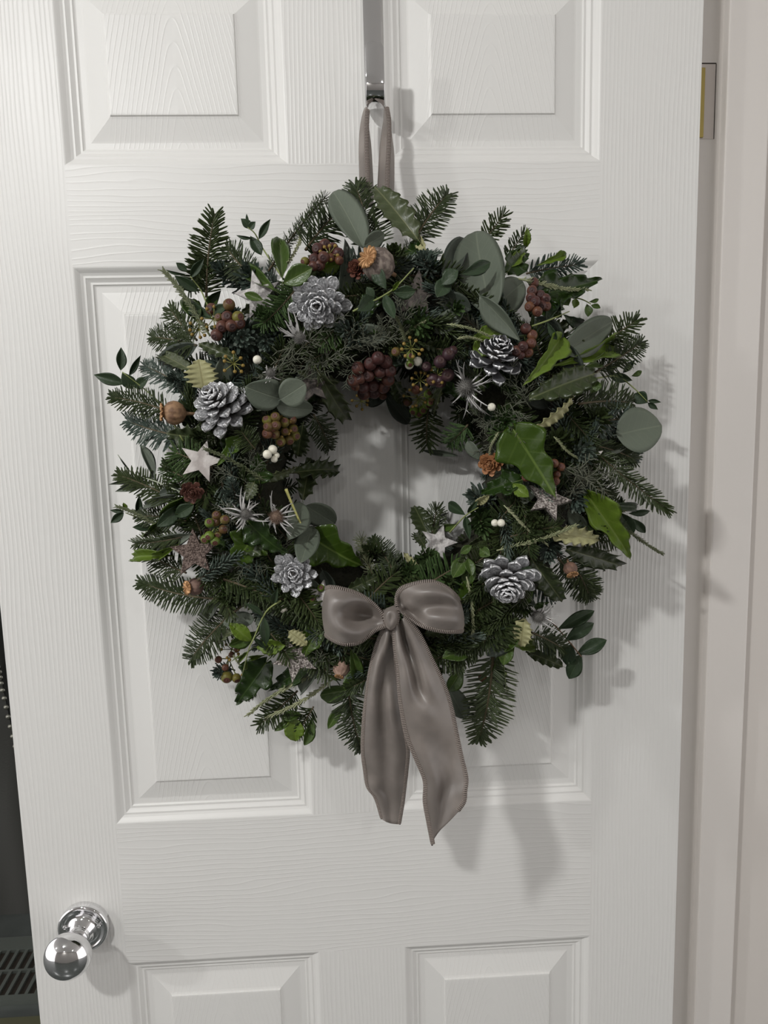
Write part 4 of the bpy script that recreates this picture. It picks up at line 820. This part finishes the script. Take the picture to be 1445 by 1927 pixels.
# ivy flower umbels: thin stalks with knobs
m_umb = simple('ivy_flower_yellow', srgb(132, 108, 48), .6); m_umbs = simple('ivy_flower_stalk', srgb(116, 116, 58), .6)
def umbel(u, v, rpx, off, n=8, seed=0):
    r = random.Random(seed + int(u)); P = S(u, v, off); R = rpx*px(P); mb = MB(); nw = view(P)
    for i in range(n):
        a = 2*math.pi*i/n + r.uniform(-.3, .3); d = math.cos(a)*right + math.sin(a)*up + nw*r.uniform(.1, .7); d /= np.linalg.norm(d); e = P + d*R*r.uniform(.7, 1)
        mb.add(*tube([P, (P+e)/2 + nw*.001, e], [.00045, .0004, .0005], 4), 1)
        v2, f2 = lathe([(.0003, -.0016), (.0014, -.0008), (.0017, .0004), (.0010, .0014), (.0002, .0018)], 8); mb.add(v2, f2, 0, frame(e, d, up) @ Matrix(((0,0,1,0),(1,0,0,0),(0,1,0,0),(0,0,0,1))))
    mb.add(*tube([P - nw*.012, P], .0009, 5), 1)
    wl('ivy_flower_head', mb.mesh('umbel', [m_umb, m_umbs]))
for q in [(402,600,22,.012), (440,684,22,.014), (774,656,22,.018), (680,755,18,.006), (472,1272,22,.008), (786,748,26,.012), (620,478,18,.020), (374,620,20,.012), (790,716,18,.014), (823,706,18,.012), (436,1222,20,.012), (532,808,22,.010)]: umbel(*q)

# ---- sea holly: spiny head with silvery bracts
m_bract = NT('silvery_bract'); m_bract.set(Base_Color=srgb(176, 174, 172), Roughness=.35, Metallic=.4); m_bract = m_bract.m
m_shead = simple('thistle_head', srgb(112, 92, 78), .8); m_sheadg = simple('grey_thistle_head', srgb(96, 94, 90), .8)
def sea_holly(u, v, rpx, axis, off, Lpx, n, mat, dirs=None, seed=0):
    r = random.Random(seed); P = S(u, v, off); R = rpx*px(P); ax = axis[0]*right + axis[1]*up + axis[2]*view(P)
    T = frame(P, ax, up) @ Matrix(((0,0,1,0),(1,0,0,0),(0,1,0,0),(0,0,0,1))); mb = MB()
    mb.add(*lathe([(.05*R, -R), (.7*R, -.7*R), (.8*R, 0), (.6*R, .6*R), (.1*R, .95*R)], 12))
    for i in range(150):
        z = 1 - 1.85*i/150; q = math.sqrt(max(0, 1-z*z)); th = i*2.4; d = np.array([q*math.cos(th), q*math.sin(th), z]); b = d*R*.75; s = np.cross(d, [0.3, .2, .9]); s /= np.linalg.norm(s); t2 = np.cross(d, s)
        e = d*R*r.uniform(1.15, 1.4); w = R*.05; mb.add([b+s*w, b-s*w*.5+t2*w, b-s*w*.5-t2*w, e], [(0,1,3),(1,2,3),(2,0,3)])
    c = wl('sea_holly', mb.mesh('thistle_head', [mat], False), T)
    for i in range(n):
        th = dirs[i % len(dirs)] + r.uniform(-.25, .25) if dirs else 2*math.pi*i/n + r.uniform(-.3, .3)
        L = Lpx * px(P) * r.uniform(.4, 1.1); d = np.array([math.cos(th), math.sin(th), r.uniform(-.25, .5)]); side = np.array([-math.sin(th), math.cos(th), 0]); cur = r.uniform(-.75, .75); lift = r.uniform(-.5, .5)
        pts = [d*L*t + side*cur*L*t*t + np.array([0, 0, lift*L*t*t]) + np.array([0, 0, -.5*R]) for t in np.linspace(.05, 1, 8)]; w = np.array([.5, .8, 1, .95, .8, .6, .4, .08]) * .0011
        mb = MB(); mb.add(*tube(pts, w, 5))
        for k in (3, 5):
            e = pts[k] + d*L*.2 + side*L*.12*r.choice((-1, 1)); mb.add(*tube([pts[k], e], [.0005, .0001], 4))
        link('bract', mb.mesh('bract', [m_bract]), c)
sea_holly(563, 635, 11, (.2, .5, .8), .020, 44, 14, m_sheadg, [2.0, 2.6, 3.0, 2.3, .5, 1.7], 1)
sea_holly(876, 728, 16, (-.2, -.3, 1), .024, 62, 22, m_sheadg, [-1.6, -1.3, -1.0, -.5, .3, -1.8, 1.9], 2)
sea_holly(462, 968, 11, (0, .2, 1), .026, 40, 24, m_sheadg, None, 3)
sea_holly(520, 973, 13, (0, 0, 1), .030, 42, 18, m_shead, None, 4)
sea_holly(1012, 1160, 13, (.2, 0, 1), .016, 44, 20, m_sheadg, [.1, .4, -.2, -.9, -1.4, 2.2], 5)
sea_holly(508, 702, 9, (0, .2, 1), .020, 30, 11, m_sheadg, [-1.6, -1.2, 2.6, .5, -2], 6)

# ---- ribbon
t = NT('taupe_satin'); lw = t.n('ShaderNodeLayerWeight'); lw.inputs[0].default_value = .35
t.set(Base_Color=t.mix(ramp(t, t.noise(28, 3), .35, .7), srgb(112, 105, 100), srgb(134, 126, 120)), Roughness=.42, Metallic=.0); t.b.inputs['Sheen Weight'].default_value = .35; t.b.inputs['Sheen Roughness'].default_value = .4; t.b.inputs['Sheen Tint'].default_value = srgb(220, 205, 195)
t.b.inputs['Specular IOR Level'].default_value = .7; t.b.inputs['Anisotropic'].default_value = .5
t.bump(t.noise(2200, 2), .0002, .3); m_rib = t.m
m_sti = simple('stitch_thread', srgb(134, 124, 117), .6); m_stid = simple('stitch_core', srgb(58, 50, 47), .9)
def R7(z): return (580 + z[0]/3.568, 1060 + z[1]/3.568)
def stitches(P, Q, parent, step=.00165, mirror=False):
    """blanket stitch along edge polyline P; Q is the neighbouring row inside the cloth"""
    P = np.asarray(P); Q = np.asarray(Q); seg = np.linalg.norm(np.diff(P, axis=0), axis=1); cum = np.concatenate([[0], np.cumsum(seg)]); n = int(cum[-1] / step)
    mb = MB(); mb.add(*tube(P + 0*P, .0010, 6), 1); tn = np.gradient(P, axis=0)
    for i in range(n):
        s = (i+.5)*step; p = np.array([np.interp(s, cum, P[:, c]) for c in range(3)]); q = np.array([np.interp(s, cum, Q[:, c]) for c in range(3)]); tt = np.array([np.interp(s, cum, tn[:, c]) for c in range(3)]); tt /= np.linalg.norm(tt) + 1e-9
        w = q - p; w -= tt*w.dot(tt); w /= np.linalg.norm(w) + 1e-9; nn_ = np.cross(tt, w); c = p + w*.0009
        v = []; 
        for a in range(5):
            for b in (-1, 1):
                ang = math.pi*a/4; v.append(c + w*.0024*math.cos(ang)*1.0 + nn_*(.0016*math.sin(ang)) + tt*b*.00048)
        for a in range(5):
            for b in (-1, 1):
                ang = math.pi*a/4; v.append(c + w*.0024*math.cos(ang) - nn_*(.0016*math.sin(ang)) + tt*b*.00048)
        f = [(2*a, 2*a+1, 2*a+3, 2*a+2) for a in range(4)] + [(10+2*a, 10+2*a+2, 10+2*a+3, 10+2*a+1) for a in range(4)] + [(0,2,4,6,8,18,16,14,12,10)[::-1], (1,3,5,7,9,19,17,15,13,11)]
        mb.add(v, f, 0)
    link('stitched_edge', mb.mesh('stitched_edge', [m_sti, m_stid], False), parent, kind='stuff')
def cloth(name, rows, label=None, m=6, edges=(0, -1), conv=R7):
    G = np.array([[at(*conv(p[:2]), -p[2] - (.021 if conv is R7 else 0)) for p in row] for row in rows])
    G = catmull(G, m); G = np.swapaxes(catmull(np.swapaxes(G, 0, 1), 4), 0, 1); nu_, nv_ = G.shape[:2]
    mb = MB().add(G.reshape(-1, 3), grid_faces(nu_, nv_)); o = wl(name, mb.mesh(name, [m_rib]), label=label)
    sm = o.modifiers.new('solid', 'SOLIDIFY'); sm.thickness = .0007; sm.offset = 0
    if 0 in edges: stitches(G[:, 0], G[:, 1], o)
    if -1 in edges: stitches(G[:, -1], G[:, -2], o)
    return o
def row(pts, d): return [(p[0], p[1], q) for p, q in zip(pts, d)]
cloth('bow_loop', [row([(505,345),(508,360),(512,380),(515,400),(520,425)], [.122]*5),
    row([(445,275),(440,305),(430,360),(438,408),(450,455)], [.120,.116,.108,.120,.120]),
    row([(350,208),(345,262),(330,345),(330,450),(350,532)], [.122,.126,.106,.134,.126]),
    row([(240,170),(230,255),(222,345),(225,450),(262,548)], [.126,.136,.134,.142,.130]),
    row([(155,155),(140,240),(138,330),(148,430),(185,530)], [.122,.131,.134,.132,.124]),
    row([(122,162),(104,245),(97,340),(104,420),(120,490)], [.112]*5),
    row([(150,172),(125,250),(118,345),(130,420),(150,485)], [.098]*5),
    row([(300,260),(300,300),(300,350),(300,400),(310,450)], [.094]*5),
    row([(500,350),(500,360),(505,380),(510,400),(510,420)], [.104]*5)])
cloth('bow_loop', [row([(596,290),(602,302),(610,318),(622,332),(640,350)], [.122]*5),
    row([(588,232),(615,262),(640,288),(660,320),(685,372)], [.118,.114,.116,.112,.121]),
    row([(622,166),(670,225),(700,288),(718,345),(735,408)], [.120,.124,.126,.114,.125]),
    row([(720,131),(768,210),(790,290),(802,360),(812,442)], [.124,.136,.126,.132,.130]),
    row([(830,119),(870,205),(892,285),(902,370),(912,462)], [.126,.138,.126,.138,.130]),
    row([(930,160),(970,225),(992,300),(1002,380),(985,464)], [.122,.132,.126,.132,.126]),
    row([(1000,222),(1028,285),(1042,350),(1047,408),(1032,460)], [.112]*5),
    row([(985,240),(1000,290),(1010,350),(1012,400),(1000,440)], [.098]*5),
    row([(800,240),(800,280),(800,320),(800,360),(800,390)], [.096]*5),
    row([(640,300),(640,310),(645,320),(650,330),(655,340)], [.104]*5)])
cloth('bow_tail', [row([(505,425),(520,425),(535,425),(548,425),(560,430)], [.116]*5),
    row([(458,540),(490,540),(520,540),(550,540),(577,540)], [.108,.115,.120,.116,.110]),
    row([(415,700),(460,700),(505,700),(550,700),(600,700)], [.106,.118,.112,.108,.106]),
    row([(388,880),(440,880),(500,880),(555,880),(615,880)], [.104,.115,.108,.113,.106]),
    row([(368,1060),(440,1060),(510,1060),(570,1060),(638,1060)], [.103,.110,.104,.112,.106]),
    row([(360,1250),(440,1250),(520,1250),(600,1250),(673,1240)], [.102,.108,.103,.108,.104]),
    row([(376,1390),(450,1400),(520,1400),(590,1400),(664,1390)], [.100,.104,.102,.107,.102]),
    row([(396,1500),(450,1510),(520,1520),(590,1520),(650,1510)], [.098,.104,.100,.105,.100]),
    row([(448,1575),(490,1582),(540,1592),(590,1600),(638,1612)], [.098,.103,.100,.103,.1]),
    row([(492,1715),(522,1735),(550,1745),(585,1750),(614,1752)], [.098,.102,.1,.102,.1])], 'darker left ribbon tail')
cloth('bow_tail', [row([(572,400),(590,395),(610,388),(630,375),(650,352)], [.120,.124,.118,.124,.120]),
    row([(577,560),(612,545),(650,530),(692,500),(742,460)], [.124,.131,.112,.127,.120]),
    row([(599,700),(650,690),(702,680),(762,665),(832,640)], [.127,.136,.124,.133,.122]),
    row([(606,850),(680,850),(745,842),(812,832),(917,818)], [.129,.137,.127,.137,.124]),
    row([(624,1000),(702,1000),(790,992),(870,985),(967,975)], [.131,.136,.139,.133,.125]),
    row([(657,1160),(742,1152),(830,1150),(922,1150),(1002,1150)], [.133,.136,.134,.130,.127]),
    row([(717,1310),(792,1302),(872,1300),(952,1298),(1032,1290)], [.135,.138,.133,.128,.131]),
    row([(777,1460),(852,1455),(922,1450),(992,1448),(1066,1440)], [.137,.141,.132,.134,.137]),
    row([(778,1600),(850,1588),(902,1578),(972,1560),(1058,1532)], [.139,.142,.134,.138,.141]),
    row([(802,1740),(850,1690),(902,1662),(980,1636),(1050,1602)], [.140,.142,.137,.141,.142]),
    row([(832,1893),(845,1850),(880,1800),(940,1740),(1010,1665)], [.141,.142,.141,.142,.142])], 'longer paler right ribbon tail')
cloth('bow_knot', [row([(500,330),(520,308),(548,296),(575,285),(596,282)], [.112,.118,.120,.118,.112]),
    row([(500,350),(522,330),(550,320),(582,318),(605,320)], [.120,.130,.133,.130,.122]),
    row([(508,385),(528,375),(552,370),(582,370),(604,372)], [.123,.134,.132,.134,.124]),
    row([(520,420),(535,425),(552,428),(574,425),(592,418)], [.120,.130,.133,.130,.122]),
    row([(535,440),(545,446),(555,448),(570,444),(582,438)], [.112,.118,.120,.118,.112])], edges=(0, -1))
# hanging loop over the hook: two folded strands
def Rh(z): return (640 + z[0]/4.818, z[1]/4.818)
HK = .0193
cloth('hanging_ribbon', [row([(225,978),(240,972),(248,985)], [HK, HK+.004, HK]), row([(205,1030),(238,1020),(250,1040)], [.022,.028,.021]), row([(182,1150),(232,1150),(262,1180)], [.026,.032,.022]), row([(169,1320),(232,1330),(280,1330)], [.032,.038,.026]),
    row([(172,1520),(238,1520),(292,1520)], [.040,.046,.034]), row([(178,1700),(244,1700),(300,1700)], [.048,.054,.042]), row([(190,1880),(250,1880),(300,1880)], [.052,.056,.046])], 'left strand of the hanging ribbon', edges=(), conv=Rh)
cloth('hanging_ribbon', [row([(402,985),(414,972),(428,980)], [HK, HK+.004, HK]), row([(392,1100),(432,1080),(448,1090)], [.022,.028,.021]), row([(376,1200),(436,1200),(464,1200)], [.026,.032,.022]), row([(358,1350),(432,1350),(486,1380)], [.032,.038,.026]),
    row([(346,1550),(422,1550),(490,1550)], [.040,.046,.034]), row([(338,1720),(418,1720),(486,1720)], [.048,.054,.042]), row([(335,1900),(410,1900),(470,1900)], [.052,.056,.046])], 'right strand of the hanging ribbon', edges=(), conv=Rh)
for o, pts in zip([x for x in wreath.children if x.name.startswith('hanging_ribbon')], ([(236,1000,.0235),(238,1020,.0285),(232,1150,.0325),(232,1330,.0385),(238,1520,.0465),(244,1700,.0545)], [(414,975,.0235),(432,1080,.0285),(436,1200,.0325),(432,1350,.0385),(422,1550,.0465),(418,1720,.0545)])):
    P = catmull([at(*Rh(p[:2]), -p[2]) for p in pts], 8); stitches(P, P + right*.001, o)
cloth('hanging_ribbon', [row([(232,985),(245,975),(250,985)], [HK-.003, HK, HK-.003]), row([(280,938),(280,932),(280,928)], [.0125, .0195, .026]), row([(360,938),(360,932),(360,928)], [.0125, .0195, .026]), row([(398,985),(405,975),(412,985)], [HK-.003, HK, HK-.003])], 'ribbon crossing the hook', edges=(), conv=Rh)
